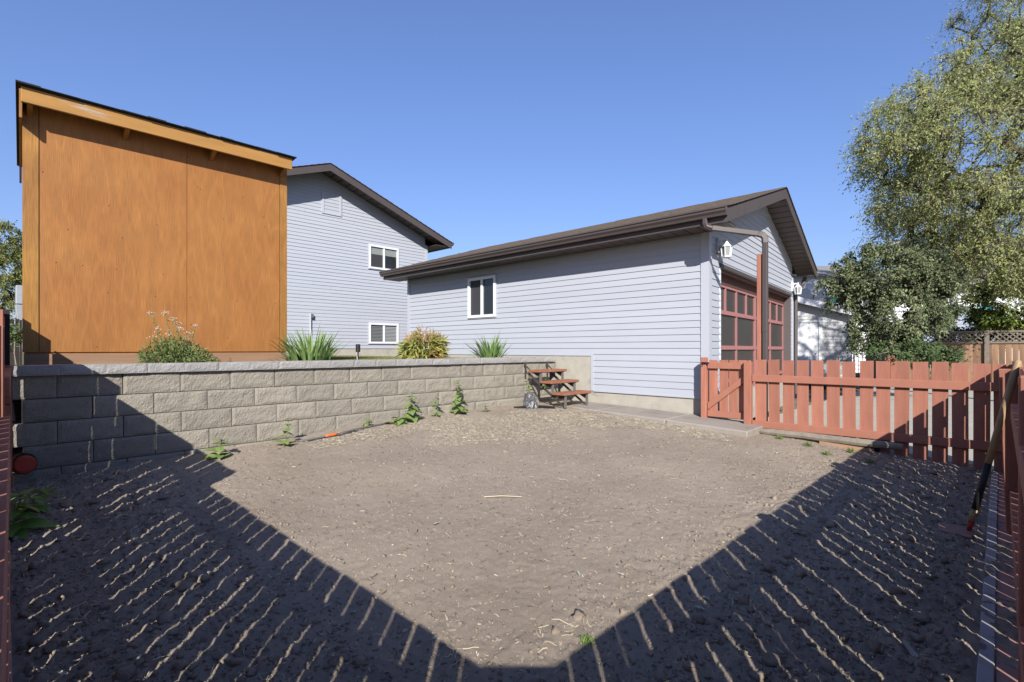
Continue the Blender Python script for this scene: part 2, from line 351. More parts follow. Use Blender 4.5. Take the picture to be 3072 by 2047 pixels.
def npmesh(name, V, T, m, parent=None, smooth=False):
    """big triangle mesh from numpy arrays"""
    V = np.asarray(V, dtype=np.float64); T = np.asarray(T, dtype=np.int32)
    if parent is not None: base = worldloc(parent)
    else: base = Vector((V[:, 0].mean(), V[:, 1].mean(), V[:, 2].min()))
    V = V - np.array(base)
    me = bpy.data.meshes.new(name); k = T.shape[1]
    me.vertices.add(len(V)); me.vertices.foreach_set('co', V.astype(np.float32).ravel())
    me.loops.add(T.size); me.loops.foreach_set('vertex_index', T.ravel())
    me.polygons.add(len(T)); me.polygons.foreach_set('loop_start', np.arange(0, T.size, k, dtype=np.int32))
    me.update(calc_edges=True); me.validate()
    me.materials.append(M[m])
    if smooth: me.polygons.foreach_set('use_smooth', np.ones(len(T), dtype=bool))
    o = bpy.data.objects.new(name, me); COL.objects.link(o)
    if parent is not None: o.parent = parent
    else: o.location = base
    return o

def hash2(i, j, seed):
    n = (i * 374761393 + j * 668265263 + seed * 974711) & 0x7fffffff
    n = ((n ^ (n >> 13)) * 1274126177) & 0x7fffffff
    return ((n ^ (n >> 16)) & 0xffff) / 65535.0
def vnoise(x, y, seed=0):
    i = np.floor(x).astype(np.int64); j = np.floor(y).astype(np.int64); u = x - i; v = y - j
    u = u * u * (3 - 2 * u); v = v * v * (3 - 2 * v)
    a = hash2(i, j, seed); b = hash2(i + 1, j, seed); c = hash2(i, j + 1, seed); d = hash2(i + 1, j + 1, seed)
    return (a * (1 - u) + b * u) * (1 - v) + (c * (1 - u) + d * u) * v - 0.5

# level of the soil, fitted to what is seen along the walls and fences
_cp = np.array([(0.3, 5.7, .19), (2.2, 5.7, .29), (3.4, 5.7, .33), (6, 5.6, .335), (6.4, 4, .29), (6.45, 2.4, .21), (7, 2.2, .16), (7, .8, .05), (7, 0, .03),
                (1.5, 1.3, .03), (1.3, 4.7, .13), (0, 0, .02), (4.5, 0, .05), (2.5, 0, .04), (4, 3, .17), (0.1, 4.4, .1), (0.1, 2.4, .05), (2.5, 2.5, .08)])
def _terms(x, y): return np.stack([np.ones_like(x), x, y, x * y, x * x, y * y, x * x * y, x * y * y], -1)
_co = np.linalg.lstsq(_terms(_cp[:, 0], _cp[:, 1]), _cp[:, 2], rcond=None)[0]
def gz(x, y):
    return _terms(np.asarray(x, float), np.asarray(y, float)) @ _co

# ------------------------------------------------------------------ the ground
def soilz(x, y):
    x = np.asarray(x, float); y = np.asarray(y, float)
    m = np.minimum(x, y)
    k = np.clip((1.5 - m) / 0.55, 0, 1); k = 0.2 + 0.6 * k
    def oc(f, s):
        c_, s_ = math.cos(s * 0.9), math.sin(s * 0.9); return vnoise((x * c_ - y * s_) * f + 13.7 * s, (x * s_ + y * c_) * f + 5.1 * s, s)
    h = 0.035 * oc(1.3, 1) + 0.026 * k * oc(3.3, 2) + 0.026 * k * oc(7.1, 3)
    c = oc(15, 4); h += 0.019 * k * np.where(c > 0, c * 1.3, c * 0.5)
    h += 0.014 * k * (0.5 - 2 * np.abs(oc(24, 5))) + 0.017 * k * oc(43, 6) + 0.012 * (0.25 + 0.75 * k) * oc(81, 7) + 0.006 * oc(140, 8)
    return gz(x, y) + h

def axis(a, b, s0, g):
    out = [a]
    while out[-1] < b: out.append(out[-1] + s0 + g * max(0, out[-1]))
    return np.array(out)
gx = axis(-0.5, 7.25, 0.0085, 0.0030); gy = axis(-0.5, 5.85, 0.0085, 0.0030)
X, Y = np.meshgrid(gx, gy, indexing='ij'); Z = soilz(X, Y)
nx, ny = X.shape
idx = np.arange(nx * ny).reshape(nx, ny)
T = np.stack([idx[:-1, :-1], idx[1:, :-1], idx[1:, 1:], idx[:-1, 1:]], -1).reshape(-1, 4)
o = npmesh('soil_bed', np.stack([X, Y, Z], -1).reshape(-1, 3), T, 'soil', smooth=True)
tag(o, 'bare raked brown soil of the sunken garden bed', kind='structure')

g = MB(); g.box(-400, 400, -400, 400, -0.5, -0.25); tag(g.build('ground', 'dryground'), 'flat dry ground all round', kind='structure')
g = MB(); g.box(7.1, 60, -40, 3.0, -0.24, 0.03); tag(g.build('driveway', 'drive'), 'pale concrete driveway beyond the fence', kind='structure')
g = MB(); g.box(-14, 7.2, 5.97, 60, -0.24, 1.045); tag(g.build('lawn', 'lawnsoil'), 'raised lawn between shed and house', kind='structure')
g = MB(); g.box(0.15, 7.1, 5.80, 6.95, 1.0, 1.062); tag(g.build('planting_bed', 'bedsoil'), 'narrow soil bed behind the wall caps', kind='structure')
g = MB(); g.box(-3, 0.0, -3, 40, -0.24, -0.02); tag(g.build('side_path', 'dryground'), 'trodden strip outside the side fence', kind='structure')

# concrete walk beside the garage, in poured slabs
wk = thing('walkway', (6.8, 4, 0.2), 'concrete walk along the garage foot from steps to gate', 'path'); tag(wk, kind='structure'); del wk['category']
yy = [2.22, 3.3, 4.42, 5.7]; zz = [0.245, 0.29, 0.325, 0.355]
for i in range(3):
    a, b = yy[i] + 0.006, yy[i + 1] - 0.006; za, zb = zz[i], zz[i + 1]; m = MB()
    e0 = 6.47; e1 = 7.22
    m.hexa([(e0, a, za - 0.2), (e1, a, za - 0.2), (e1, b, zb - 0.2), (e0, b, zb - 0.2)], [(e0, a, za), (e1, a, za + 0.01), (e1, b, zb + 0.01), (e0, b, zb)])
    m.build('slab', 'walk', wk, bevel=0.012)

# ------------------------------------------------------------------ retaining wall of split-face blocks
rw = thing('retaining_wall', (3.2, 5.8, 0.1), 'grey split-face block retaining wall below the shed and plants', 'wall')
def splitblock(name, L, H, D, m, seed, nu, nv, amp, chamf=0.012):
    rnd = random.Random(seed); vs = []; fs = []
    U_, V_ = np.meshgrid(np.arange(nu + 1) / nu, np.arange(nv + 1) / nv); sx_ = seed * 7.31
    hh = 0.5 * vnoise(U_ * L * 11 + sx_, V_ * H * 11, 3) + 0.4 * vnoise(U_ * L * 27 + sx_, V_ * H * 27, 4) + 0.3 * vnoise(U_ * L * 55 + sx_, V_ * H * 55, 5)
    for j in range(nv + 1):
        for i in range(nu + 1):
            u = i / nu; v = j / nv; edge = (i in (0, nu)) or (j in (0, nv))
            e2 = min(u * L, (1 - u) * L, v * H, (1 - v) * H)
            off = chamf * (0.6 + hh[j, i]) if edge else -amp * (0.1 + 0.45 * min(1, e2 / 0.03) + hh[j, i] * 1.5)
            vs.append(((u - 0.5) * L, off, v * H))
    for j in range(nv):
        for i in range(nu):
            a = j * (nu + 1) + i; fs.append((a, a + 1, a + nu + 2, a + nu + 1))
    n0 = len(vs)
    vs += [(-L / 2, D, 0), (L / 2, D, 0), (L / 2, D, H), (-L / 2, D, H)]
    bl, br, tl, tr = 0, nu, nv * (nu + 1), nv * (nu + 1) + nu
    fs += [(n0, n0 + 1, n0 + 2, n0 + 3)]
    fs += [tuple([n0 + 1, n0] + list(range(bl, br + 1)))]                               # underside
    fs += [tuple([n0 + 3, n0 + 2] + list(range(tr, tl - 1, -1)))]                       # top
    fs += [tuple([n0, n0 + 3] + [j * (nu + 1) for j in range(nv, -1, -1)])]
    fs += [tuple([n0 + 2, n0 + 1] + [j * (nu + 1) + nu for j in range(0, nv + 1)])]
    return meshfrom(name, vs, fs, m)
BL = 0.4467
bvar = [splitblock('block', BL - 0.007, 0.184, 0.25, 'block', s, 18, 8, 0.010, 0.003) for s in range(7)]
cvar = [splitblock('cap_stone', 0.2985, 0.084, 0.28, 'cap', 40 + s, 12, 5, 0.008, 0.0015) for s in range(5)]
rnd = random.Random(5)
ZC = [0.84, 0.65, 0.46, 0.27, 0.08]
for k, z in enumerate(ZC):
    yf = 5.745 - 0.021 * k
    off = 0.45 if k % 2 == 0 else 0.225 + 0.45
    x = off - BL if k % 2 == 0 else off - BL
    first = True
    if k % 2 == 0: x = 0.45 - BL
    else: x = 0.68 - BL
    x += (0, 0.0, 0.0, 0.005, 0.02)[k]
    while x < 6.75:
        me = rnd.choice(bvar); sx = 1.0; x0 = x
        if x < 0.17 and k % 2 == 0: sx = (x + BL - 0.165) / BL; x0 = 0.165
        if x + BL > 7.22: sx = (7.22 - x) / BL
        if x0 + BL * sx > 0.3:
            place(me, 'block', rw, (x0 + BL * sx / 2, yf + rnd.uniform(-0.006, 0.006), z + 0.002), (0, 0, rnd.uniform(-0.008, 0.008)), (sx, 1, 1))
        x += BL
# bottom of the corner under the steps
x = 0.165
i = 0
CX = [0.165, 0.47]
while CX[-1] < 6.9: CX.append(CX[-1] + 0.3)
for a, b in zip(CX[:-1], CX[1:]):
    L = b - a
    place(rnd.choice(cvar), 'cap_stone', rw, ((a + b) / 2, 5.703 + rnd.uniform(-0.003, 0.003), 1.031), (0, 0, rnd.uniform(-0.006, 0.006)), (L / 0.3, 1, 1))
m = MB(); m.box(-0.6, 7.2, 5.965, 6.0, 0.0, 1.03); m.build('backfill', 'bedsoil', rw)
# broken half block jammed in the gap at the left end
m = MB(); m.hexa([(0.165, 5.84, 0.66), (0.20, 5.80, 0.66), (0.215, 5.95, 0.66), (0.165, 5.95, 0.66)], [(0.165, 5.86, 0.83), (0.185, 5.83, 0.83), (0.205, 5.95, 0.83), (0.165, 5.95, 0.83)])
m.build('broken_block', 'block', rw)

# ------------------------------------------------------------------ siding, windows and roofs shared by the buildings
def lap(parent, f, b0, b1, t0, t1, z0, z1, m='siding', lip=0.0135, name='siding_plank'):
    """one lap of siding: f maps (along, outward, z) to the world"""
    q = MB(f)
    q.hexa([(b0, -0.004, z0), (b0, lip, z0), (t0, 0.003, z1), (t0, -0.004, z1)], [(b1, -0.004, z0), (b1, lip, z0), (t1, 0.003, z1), (t1, -0.004, z1)])
    return q.build(name, m, parent)
def lapspan(parent, f, b0, b1, t0, t1, z0, z1, m, lip, key):
    """a long course is made of two panels that meet in a butt joint, the same joint for two laps"""
    w = min(b1, t1) - max(b0, t0)
    if w < 2.4: return lap(parent, f, b0, b1, t0, t1, z0, z1, m, lip)
    x = max(b0, t0) + w * random.Random(key).uniform(0.2, 0.8)
    lap(parent, f, b0, x - 0.0015, t0, x - 0.0015, z0, z1, m, lip); lap(parent, f, x + 0.0015, b1, x + 0.0015, t1, z0, z1, m, lip + 0.0025)
def sidewall(parent, f, x0, x1, z0, z1, step, holes=(), top=None, m='siding', lip=0.0135):
    """laps from z0 to z1; top(z) gives the (left, right) limits under a sloping roof; holes are x0,x1,z0,z1"""
    z = z0
    while z < z1 - 0.01:
        zt = min(z + step, z1)
        l0, r0 = x0, x1; l1, r1 = x0, x1
        if top:
            a, b = top(z); l0, r0 = max(x0, a), min(x1, b); a, b = top(zt); l1, r1 = max(x0, a), min(x1, b)
            if r1 - l1 < 0.02: 
                l1 = r1 = (l0 + r0) / 2
            if r0 - l0 < 0.05: break
        cuts = sorted([h for h in holes if h[2] < z + step * 0.5 and h[3] > z + step * 0.5])
        a0, a1 = l0, l1
        for h in cuts:
            if h[0] > max(a0, a1) + 0.01: lapspan(parent, f, a0, h[0], a1, h[0], z, zt, m, lip, int((z - z0) / step + 0.5) // 2 + int(abs(x1) * 7))
            a0 = a1 = h[1]
        if r0 > a0 + 0.01: lapspan(parent, f, a0, r0, a1, max(r1, a1), z, zt, m, lip, int((z - z0) / step + 0.5) // 2 + int(abs(x1) * 7) + 100)
        z += step
def slider(parent, f, x0, x1, z0, z1, kinds, name='window', fw=0.055, lab=None):
    """two-light sliding window: frame, mullion, panes; kinds gives what each pane shows"""
    w = MB(f); c = 0.045
    w.box(x0, x1, -0.011, 0.042, z0, z0 + fw); w.box(x0, x1, -0.011, 0.042, z1 - fw, z1)
    w.box(x0, x0 + fw, -0.011, 0.0425, z0 + fw, z1 - fw); w.box(x1 - fw, x1, -0.011, 0.0425, z0 + fw, z1 - fw)
    wo = w.build(name, 'white', parent)
    e = MB(f); t = 0.022                                             # pale trim round the frame
    e.box(x0 - t, x1 + t, -0.02, 0.024, z1, z1 + t); e.box(x0 - t, x1 + t, -0.02, 0.024, z0 - t, z0)
    e.box(x0 - t, x0, -0.02, 0.0245, z0, z1); e.box(x1, x1 + t, -0.02, 0.0245, z0, z1); e.build('window_trim', 'trim_pale', wo)
    xm = (x0 + x1) / 2
    q = MB(f); q.box(xm - 0.028, xm + 0.028, -0.0105, 0.028, z0 + fw, z1 - fw); q.build('mullion', 'white', wo)
    for (a, b), kd in zip(((x0 + fw, xm - 0.028), (xm + 0.028, x1 - fw)), kinds):
        if kd in ('blind', 'blinddark'):
            h = z0 + fw
            g = MB(f); g.box(a, b, -0.010, -0.008, z0 + fw, z1 - fw); g.build('pane', 'screen', wo)
            while h < z1 - fw - 0.02:
                s = MB(f); s.hexa([(a + .01, -0.007, h), (b - .01, -0.007, h), (b - .01, 0.006, h + 0.006), (a + .01, 0.006, h + 0.006)],
                                  [(a + .01, -0.007, h + 0.03), (b - .01, -0.007, h + 0.03), (b - .01, 0.0, h + 0.036), (a + .01, 0.0, h + 0.036)])
                s.build('blind_slat', kd, wo); h += 0.045
        else:
            g = MB(f); g.box(a, b, -0.010, -0.006, z0 + fw, z1 - fw); g.build('pane', 'glass' if kd != 'screen' else 'screen', wo)
            if kd in ('roller', 'rollerdark'):
                zs = z0 + (z1 - z0) * 0.62
                g = MB(f); g.box(a, b, -0.005, -0.002, zs, z1 - fw); g.build('roller_shade', 'roller', wo)
            if kd == 'rollerdark':
                g = MB(f); g.box(a, b, -0.0055, -0.0035, z0 + fw, zs); g.build('screen', 'screen', wo)
    return wo
def gable_roof(parent, f, aL, aR, ar, zE, zR, r0, r1, wall0, wall1, tm='shingle', fas=0.16, slat=0.19, wr=0.0, courses=True):
    """gable roof in (across, depth, z): eaves at aL and aR, ridge at ar, from depth r0 to r1; slats under the front overhang"""
    roof = thing_part('roof', parent)
    sl = lambda a: zE + (zR - zE) * ((a - aL) / (ar - aL) if a < ar else (aR - a) / (aR - ar))
    q = MB(f)
    for a, b in ((aL, ar), (ar, aR)):
        za, zb = sl(a), sl(b)
        q.hexa([(a, r0, za - 0.03), (b, r0, zb - 0.03), (b, r1, zb - 0.03), (a, r1, za - 0.03)], [(a, r0, za), (b, r0, zb), (b, r1, zb), (a, r1, za)])
    q.build('deck', 'darkshingle', roof)
    if courses:
        n = 24; q = MB(f); rr = random.Random(3)
        for side in (0, 1):
            for i in range(n):
                u0, u1 = i / n, (i + 1.15) / n
                a, b = (aL - 0.02 + (ar - aL) * u0, aL + (ar - aL) * min(1, u1)) if side == 0 else (aR + 0.02 + (ar - aR) * u0, aR + (ar - aR) * min(1, u1))
                za, zb = sl(min(max(a, aL), aR)), sl(b); r = r0 - 0.02
                while r < r1 + 0.02:
                    w = min(r1 + 0.02, r + rr.uniform(0.25, 0.4)); h = rr.uniform(0.006, 0.016)
                    q.hexa([(a, r, za + 0.001), (b, r, zb + 0.001), (b, w, zb + 0.001), (a, w, za + 0.001)], [(a, r, za + 0.008 + h), (b, r, zb + 0.006), (b, w, zb + 0.006), (a, w, za + 0.008 + h)])
                    r = w
        o = q.build('shingles', tm, roof); o['kind'] = 'stuff'
    # rake fascia, front and back
    for (ra, rb) in ((r0 - 0.002, r0 + 0.025), (r1 - 0.025, r1 + 0.002)):
        for a, b in ((aL, ar), (ar, aR)):
            q = MB(f); za, zb = sl(a) - 0.031, sl(b) - 0.031
            q.hexa([(a, ra, za - fas), (b, ra, zb - fas), (b, rb, zb - fas), (a, rb, za - fas)], [(a, ra, za), (b, ra, zb), (b, rb, zb), (a, rb, za)])
            q.build('fascia', 'brown', roof)
    # slats under the front overhang
    sof = thing_part('soffit', parent)
    q = MB(f)
    for a, b in ((aL + 0.03, ar), (ar, aR - 0.03)):
        za, zb = sl(a) - 0.045, sl(b) - 0.045
        q.hexa([(a, r0 + 0.03, za - 0.05), (b, r0 + 0.03, zb - 0.05), (b, wr, zb - 0.05), (a, wr, za - 0.05)], [(a, r0 + 0.03, za), (b, r0 + 0.03, zb), (b, wr, zb), (a, wr, za)])
    q.build('soffit_backing', 'black', sof)
    for s0, s1 in ((aL, ar), (aR, ar)):
        n = max(1, int(abs(s1 - s0) / slat)); 
        for i in range(n):
            a = s0 + (s1 - s0) * i / n; b = s0 + (s1 - s0) * (i + 0.88) / n
            lo, hi = min(a, b), max(a, b)
            lo = max(lo, aL + 0.03); hi = min(hi, aR - 0.03)
            if hi - lo < 0.02: continue
            za, zb = sl(lo) - 0.095, sl(hi) - 0.095
            q = MB(f); q.hexa([(lo, r0 + 0.03, za - 0.014), (hi, r0 + 0.03, zb - 0.014), (hi, wr - 0.003, zb - 0.014), (lo, wr - 0.003, za - 0.014)],
                              [(lo, r0 + 0.03, za), (hi, r0 + 0.03, zb), (hi, wr - 0.003, zb), (lo, wr - 0.003, za)])
            q.build('soffit_slat', 'soffit', sof)
    return roof, sl
def thing_part(name, parent):
    o = bpy.data.objects.new(name, None); COL.objects.link(o); o.parent = parent; o.empty_display_size = 0.1
    return o

# ------------------------------------------------------------------ the garage
GX, GY = 7.24, 3.03; GD = (0.9964, 0.085)
def G(p): return (GX + p[0] * GD[0], GY + p[0] * GD[1] + p[1], p[2])          # (across the front, depth, z)
GW, GL = 6.07, 7.4
ga = thing('garage', (GX + 3, GY + 3.7, 0.1), 'long low pale blue sided garage with brown gable roof and gutter', 'garage')
fs = lambda p: G((-p[1], p[0], p[2]))                                            # side wall facing the bed
ff = lambda p: G((p[0], -p[1], p[2]))                                            # gable front
m = MB(G); m.box(0.02, GW - 0.02, 0.02, GL, 0.35, 2.95); m.prism([(0.02, 0.02, 2.95), (GW - 0.02, 0.02, 2.95), (3.1, 0.02, 3.95)], (0, 0.1, 0))
m = MB(G)   # shell: side, back and front with the door opening left free
m.box(0.012, 0.12, 0.012, GL, 0.5, 2.95); m.box(GW - 0.12, GW - 0.012, 0.012, GL, 0.5, 2.95); m.box(0.12, GW - 0.12, GL - 0.1, GL, 0.5, 2.95)
m.box(0.12, 0.56, 0.012, 0.12, 0.5, 2.5); m.box(5.81, GW - 0.12, 0.012, 0.12, 0.5, 2.5); m.box(0.12, GW - 0.12, 0.012, 0.12, 2.5, 2.93)
m.hexa([(0.12, 0.012, 2.93), (GW - 0.12, 0.012, 2.93), (GW - 0.12, 0.12, 2.93), (0.12, 0.12, 2.93)], [(3.05, 0.012, 3.98), (3.25, 0.012, 3.98), (3.25, 0.12, 3.98), (3.05, 0.12, 3.98)])
m.build('wall', 'siding', ga)
LAP = 0.1016
ws = thing_part('side_wall', ga)
GWIN = (4.34, 5.18, 1.91, 2.75)
sidewall(ws, fs, 2.0, GL - 0.02, 1.165, 2.93, LAP, holes=[(GWIN[0] - 0.02, GWIN[1] + 0.02, GWIN[2] - 0.03, GWIN[3] + 0.03)])
sidewall(ws, fs, 0.10, 2.0, 0.555, 2.93, LAP)
m = MB(fs); m.box(1.975, 2.02, -0.003, 0.022, 0.545, 1.165); m.build('trim_channel', 'trim_pale', ws)
m = MB(fs); m.box(2.02, GL, -0.003, 0.019, 1.135, 1.165); m.build('starter_strip', 'trim_pale', ws)
m = MB(fs); m.box(0.1, 1.975, -0.003, 0.019, 0.53, 0.555); m.build('starter_strip', 'trim_pale', ws)
slider(ga, fs, *GWIN, ('glass', 'screen'))
# corner posts
m = MB(G); m.box(-0.024, 0.095, -0.024, 0.0, 0.54, 2.93); m.box(-0.024, 0.0, 0.0, 0.1, 0.54, 2.93); m.build('corner_post', 'trim_pale', ga)
m = MB(G); m.box(-0.024, 0.0, GL - 0.07, GL + 0.02, 1.14, 2.93); m.build('corner_post', 'trim_pale', ga)
m = MB(G); m.box(GW - 0.09, GW + 0.02, -0.024, 0.0, 0.54, 2.93); m.build('corner_post', 'trim_pale', ga)
# foundation
m = MB(G); m.box(0.005, GW - 0.005, 0.005, GL, 0.0, 0.54); m.build('foundation', 'concrete', ga)
m = MB(G); m.box(-0.006, 0.02, 1.985, GL, 0.05, 1.134); m.build('stepped_foundation', 'concrete', ga)
# front with the door opening
wf = thing_part('front_wall', ga)
RIDGE = 3.15; ZE, ZR = 3.13, 4.26; OL, OR = -0.46, 6.68
roofz = lambda a: ZE + (ZR - ZE) * ((a - OL) / (RIDGE - OL) if a < RIDGE else (OR - a) / (OR - RIDGE))
def gtop(z):
    zz = z + 0.11
    return OL + (zz - ZE) / (ZR - ZE) * (RIDGE - OL), OR - (zz - ZE) / (ZR - ZE) * (OR - RIDGE)
DO = (0.56, 5.81, 0.2, 2.49)
sidewall(wf, ff, 0.10, GW - 0.09, 0.555, 4.1, LAP, holes=[DO], top=gtop)
roof, sl = gable_roof(ga, G, OL, OR, RIDGE, ZE, ZR, -0.42, GL + 0.42, 0, GW, fas=0.17, slat=0.19)
# level soffit, eave fascia and gutter on the near side
es = thing_part('eave', ga)
m = MB(G); m.box(OL + 0.02, 0.0, -0.39, GL + 0.4, 2.945, 2.96); m.build('eave_backing', 'black', es)
r = -0.39
while r < GL + 0.3:
    m = MB(G); m.box(OL + 0.02, -0.0, r, r + 0.19, 2.93, 2.944); m.build('soffit_slat', 'soffit', es); r += 0.205
m = MB(G); m.box(OL - 0.005, OL + 0.018, -0.42, GL + 0.42, 2.925, 3.10); m.build('fascia', 'brown', es)
m = MB(G)
prof = [(OL - 0.006, 3.115), (OL - 0.006, 3.00), (OL - 0.075, 3.0), (OL - 0.085, 3.03), (OL - 0.11, 3.06), (OL - 0.11, 3.085), (OL - 0.125, 3.095), (OL - 0.125, 3.115), (OL - 0.11, 3.115), (OL - 0.10, 3.09), (OL - 0.07, 3.04), (OL - 0.02, 3.02)]
m.prism([(a, -0.41, z) for a, z in prof], (0, GL + 0.85, 0)); m.build('gutter', 'brown', es)
m = MB(G); m.prism([(a, -0.414, z) for a, z in prof[:9]], (0, 0.006, 0)); m.build('gutter_end_cap', 'brown', es)
# overhead door: red frame with dark panes, recessed behind a brown jamb
dr = thing_part('garage_door', ga)
m = MB(G); m.box(0.5, 0.56, -0.012, 0.16, 0.3, 2.49); m.build('door_jamb', 'white', dr)
m = MB(G); m.box(5.79, 5.83, -0.012, 0.2, 0.3, 2.49); m.build('door_jamb', 'jamb', dr)
m = MB(G); m.box(0.5, 5.83, -0.03, 0.02, 2.49, 2.55); m.build('door_trim', 'brown', dr)
m = MB(G); m.box(0.56, 5.79, 0.02, 0.2, 2.44, 2.487); m.build('door_head', 'doorhead', dr)
m = MB(G); m.box(0.56, 5.79, 0.13, 0.2, 2.3, 2.44); m.build('door_header', 'doorhead', dr)
DZ = [2.305, 1.853, 1.276, 0.72, 0.2]; DS = [0.68 + 0.639 * i for i in range(9)]
for z in DZ[1:-1] + [0.24]:
    m = MB(G); m.box(0.6, 5.79, 0.135, 0.18, z - 0.033, z + 0.033); m.build('door_rail', 'doorframe', dr)
m = MB(G); m.box(0.6, 5.79, 0.137, 0.18, 2.26, 2.30); m.build('door_rail', 'doorframe', dr)
for ri in range(4):
    zt, zb = DZ[ri] - 0.033, DZ[ri + 1] + 0.033
    cols = range(9) if ri == 0 else (0, 2, 4, 6, 8)
    cs = list(cols)
    for c in cs:
        wdt = 0.055 if c == 4 else 0.042
        m = MB(G); m.box(DS[c] - wdt, DS[c] + wdt * (1 if c else 1), 0.14, 0.178, zb, zt) if c == 4 else m.box(DS[c] - 0.025, DS[c] + 0.025, 0.14, 0.178, zb, zt)
        m.build('door_stile', 'doorframe', dr)
    for a, b in zip(cs[:-1], cs[1:]):
        m = MB(G); m.box(DS[a] + 0.02, DS[b] - 0.02, 0.165, 0.172, zb, zt); m.build('pane', 'doorpane', dr)
# far downspout, small wall fittings
m = MB(G); m.tube([(OR - 0.15, -0.2, 2.98), (OR - 0.2, -0.15, 2.8), (6.13, -0.06, 2.62), (6.13, -0.06, 0.2)], 0.045, 6); m.build('downspout', 'brown', ga)
m = MB(fs); m.box(6.97, 7.02, 0.0, 0.04, 0.98, 1.55); m.box(6.96, 7.03, 0.0, 0.05, 1.52, 1.64); m.build('conduit', 'trim_pale', ga)

# downspout led away from the gutter over to the tall post
dspt = thing('downspout', (7.14, 2.23, 0.1), 'thick brown downspout elbowing off the garage gutter beside the tall post', 'downspout')
def rectpipe(path, w, h, name, parent, mt):
    m = MB(); m.tube(path, w * 0.7071, 4, ry=h * 0.7071, rot=math.pi / 4); return m.build(name, mt, parent, bevel=0.008)
rectpipe([(6.74, 2.86, 3.01), (6.74, 2.86, 2.94), (6.75, 2.845, 2.90), (6.785, 2.78, 2.87)], 0.058, 0.068, 'outlet_elbow', dspt, 'brown')
rectpipe([(6.78, 2.79, 2.873), (7.10, 2.30, 2.77)], 0.060, 0.070, 'sloping_pipe', dspt, 'brown')
rectpipe([(7.095, 2.308, 2.772), (7.125, 2.262, 2.755), (7.14, 2.235, 2.715), (7.14, 2.23, 2.64)], 0.064, 0.074, 'elbow', dspt, 'brown')
rectpipe([(7.14, 2.23, 2.65), (7.14, 2.23, 1.47)], 0.061, 0.070, 'upper_pipe', dspt, 'brown')
rectpipe([(7.14, 2.23, 1.49), (7.14, 2.23, 0.1)], 0.056, 0.064, 'lower_pipe', dspt, 'brown')
tp = thing('tall_post', (7.17, 2.31, 0.1), 'tall narrow red stained post holding the downspout', 'post')
m = MB(); m.box(7.13, 7.22, 2.281, 2.333, 0.1, 2.51); m.build('post', 'red', tp, bevel=0.004)

# lanterns on the garage front
def lantern(s, z, label):
    f = lambda p: G((s + p[0], -p[1], z + p[2]))
    t = thing('wall_lantern', G((s, -0.13, z)), label, 'lantern', 'lanterns on the garage front')
    m = MB(f); m.box(-0.07, 0.07, 0.0, 0.045, 0.0, 0.22); m.build('mount_plate', 'trim_pale' if s < 3 else 'white', t, bevel=0.01)
    m = MB(f); m.tube([(0, 0.02, 0.12), (0, 0.07, 0.18), (0, 0.12, 0.17)], 0.014, 8); m.build('arm', 'white', t)
    def hexring(r, zz): return [(r * math.cos(math.pi / 3 * k), 0.14 + r * math.sin(math.pi / 3 * k), zz) for k in range(6)]
    def frus(r0, z0, r1, z1):
        m = MB(f); a = hexring(r0, z0); b = hexring(r1, z1)
        m.add(a + b, [tuple(range(6))[::-1], tuple(range(6, 12))] + [(k, (k + 1) % 6, 6 + (k + 1) % 6, 6 + k) for k in range(6)]); return m
    frus(0.088, 0.085, 0.045, 0.13).build('roof', 'white', t)
    frus(0.045, 0.13, 0.018, 0.165).build('roof_top', 'white', t)
    m = MB(f); m.tube([(0, 0.14, 0.16), (0, 0.14, 0.18), (0, 0.14, 0.19), (0, 0.14, 0.215)], [0.014, 0.009, 0.012, 0.002], 8); m.build('finial', 'white', t)
    frus(0.06, -0.055, 0.075, 0.085).build('glass', 'lampglass', t)
    for k in range(6):
        a0 = (0.064 * math.cos(math.pi / 3 * k), 0.14 + 0.064 * math.sin(math.pi / 3 * k), -0.055); a1 = (0.08 * math.cos(math.pi / 3 * k), 0.14 + 0.08 * math.sin(math.pi / 3 * k), 0.086)
        m = MB(f); m.tube([a0, a1], 0.007, 6); m.build('bar', 'white', t)
    frus(0.072, -0.075, 0.078, -0.052).build('base', 'white', t)
lantern(0.40, 2.68, 'white lantern near the garage corner above the gate')
lantern(5.95, 2.60, 'white lantern at the far corner of the garage front by the lilac')

# ------------------------------------------------------------------ the house behind
HY = 14.17; HX0, HX1 = 3.04, 10.58
ho = thing('house', (6.8, HY + 4, 1.0), 'two storey pale blue sided house with brown gable behind the garage', 'house')
fh = lambda p: (p[0], HY - p[1], p[2])
HR = 6.81; HOL, HOR = 2.44, 11.18; HZE, HZR = 4.90, 6.47
def htop(z):
    zz = z + 0.11
    return HOL + (zz - HZE) / (HZR - HZE) * (HR - HOL), HOR - (zz - HZE) / (HZR - HZE) * (HOR - HR)
m = MB(lambda p: (p[0], HY + p[1], p[2]))
m.box(HX0, HX1 - 0.02, 0.012, 8, 1.27, 4.78); m.build('wall', 'siding', ho)
m = MB(); m.prism([(HX0, HY + 0.012, 4.781), (HX1 - 0.02, HY + 0.012, 4.781), (HX1 - 0.02, HY + 0.012, 4.82), (HR, HY + 0.012, 6.32), (HX0, HY + 0.012, 4.85)], (0, 0.2, 0)); m.build('gable_wall', 'siding', ho)
def at(px, Yp, py=None):
    t = (px - 1536) / FPX; fx, fy = math.cos(RAD(YAW)), math.sin(RAD(YAW))
    dx, dy = fx + fy * t, fy - fx * t; d = Yp / dy
    return dx * d, d, (EYE + (1048 - py) * d / FPX if py else None)
hw1 = (at(1106, HY)[0], at(1194, HY)[0]); hz1 = (at(1106, HY, 805)[2], at(1106, HY, 735)[2])
hz2 = (at(1106, HY, 1031)[2], at(1106, HY, 969)[2])
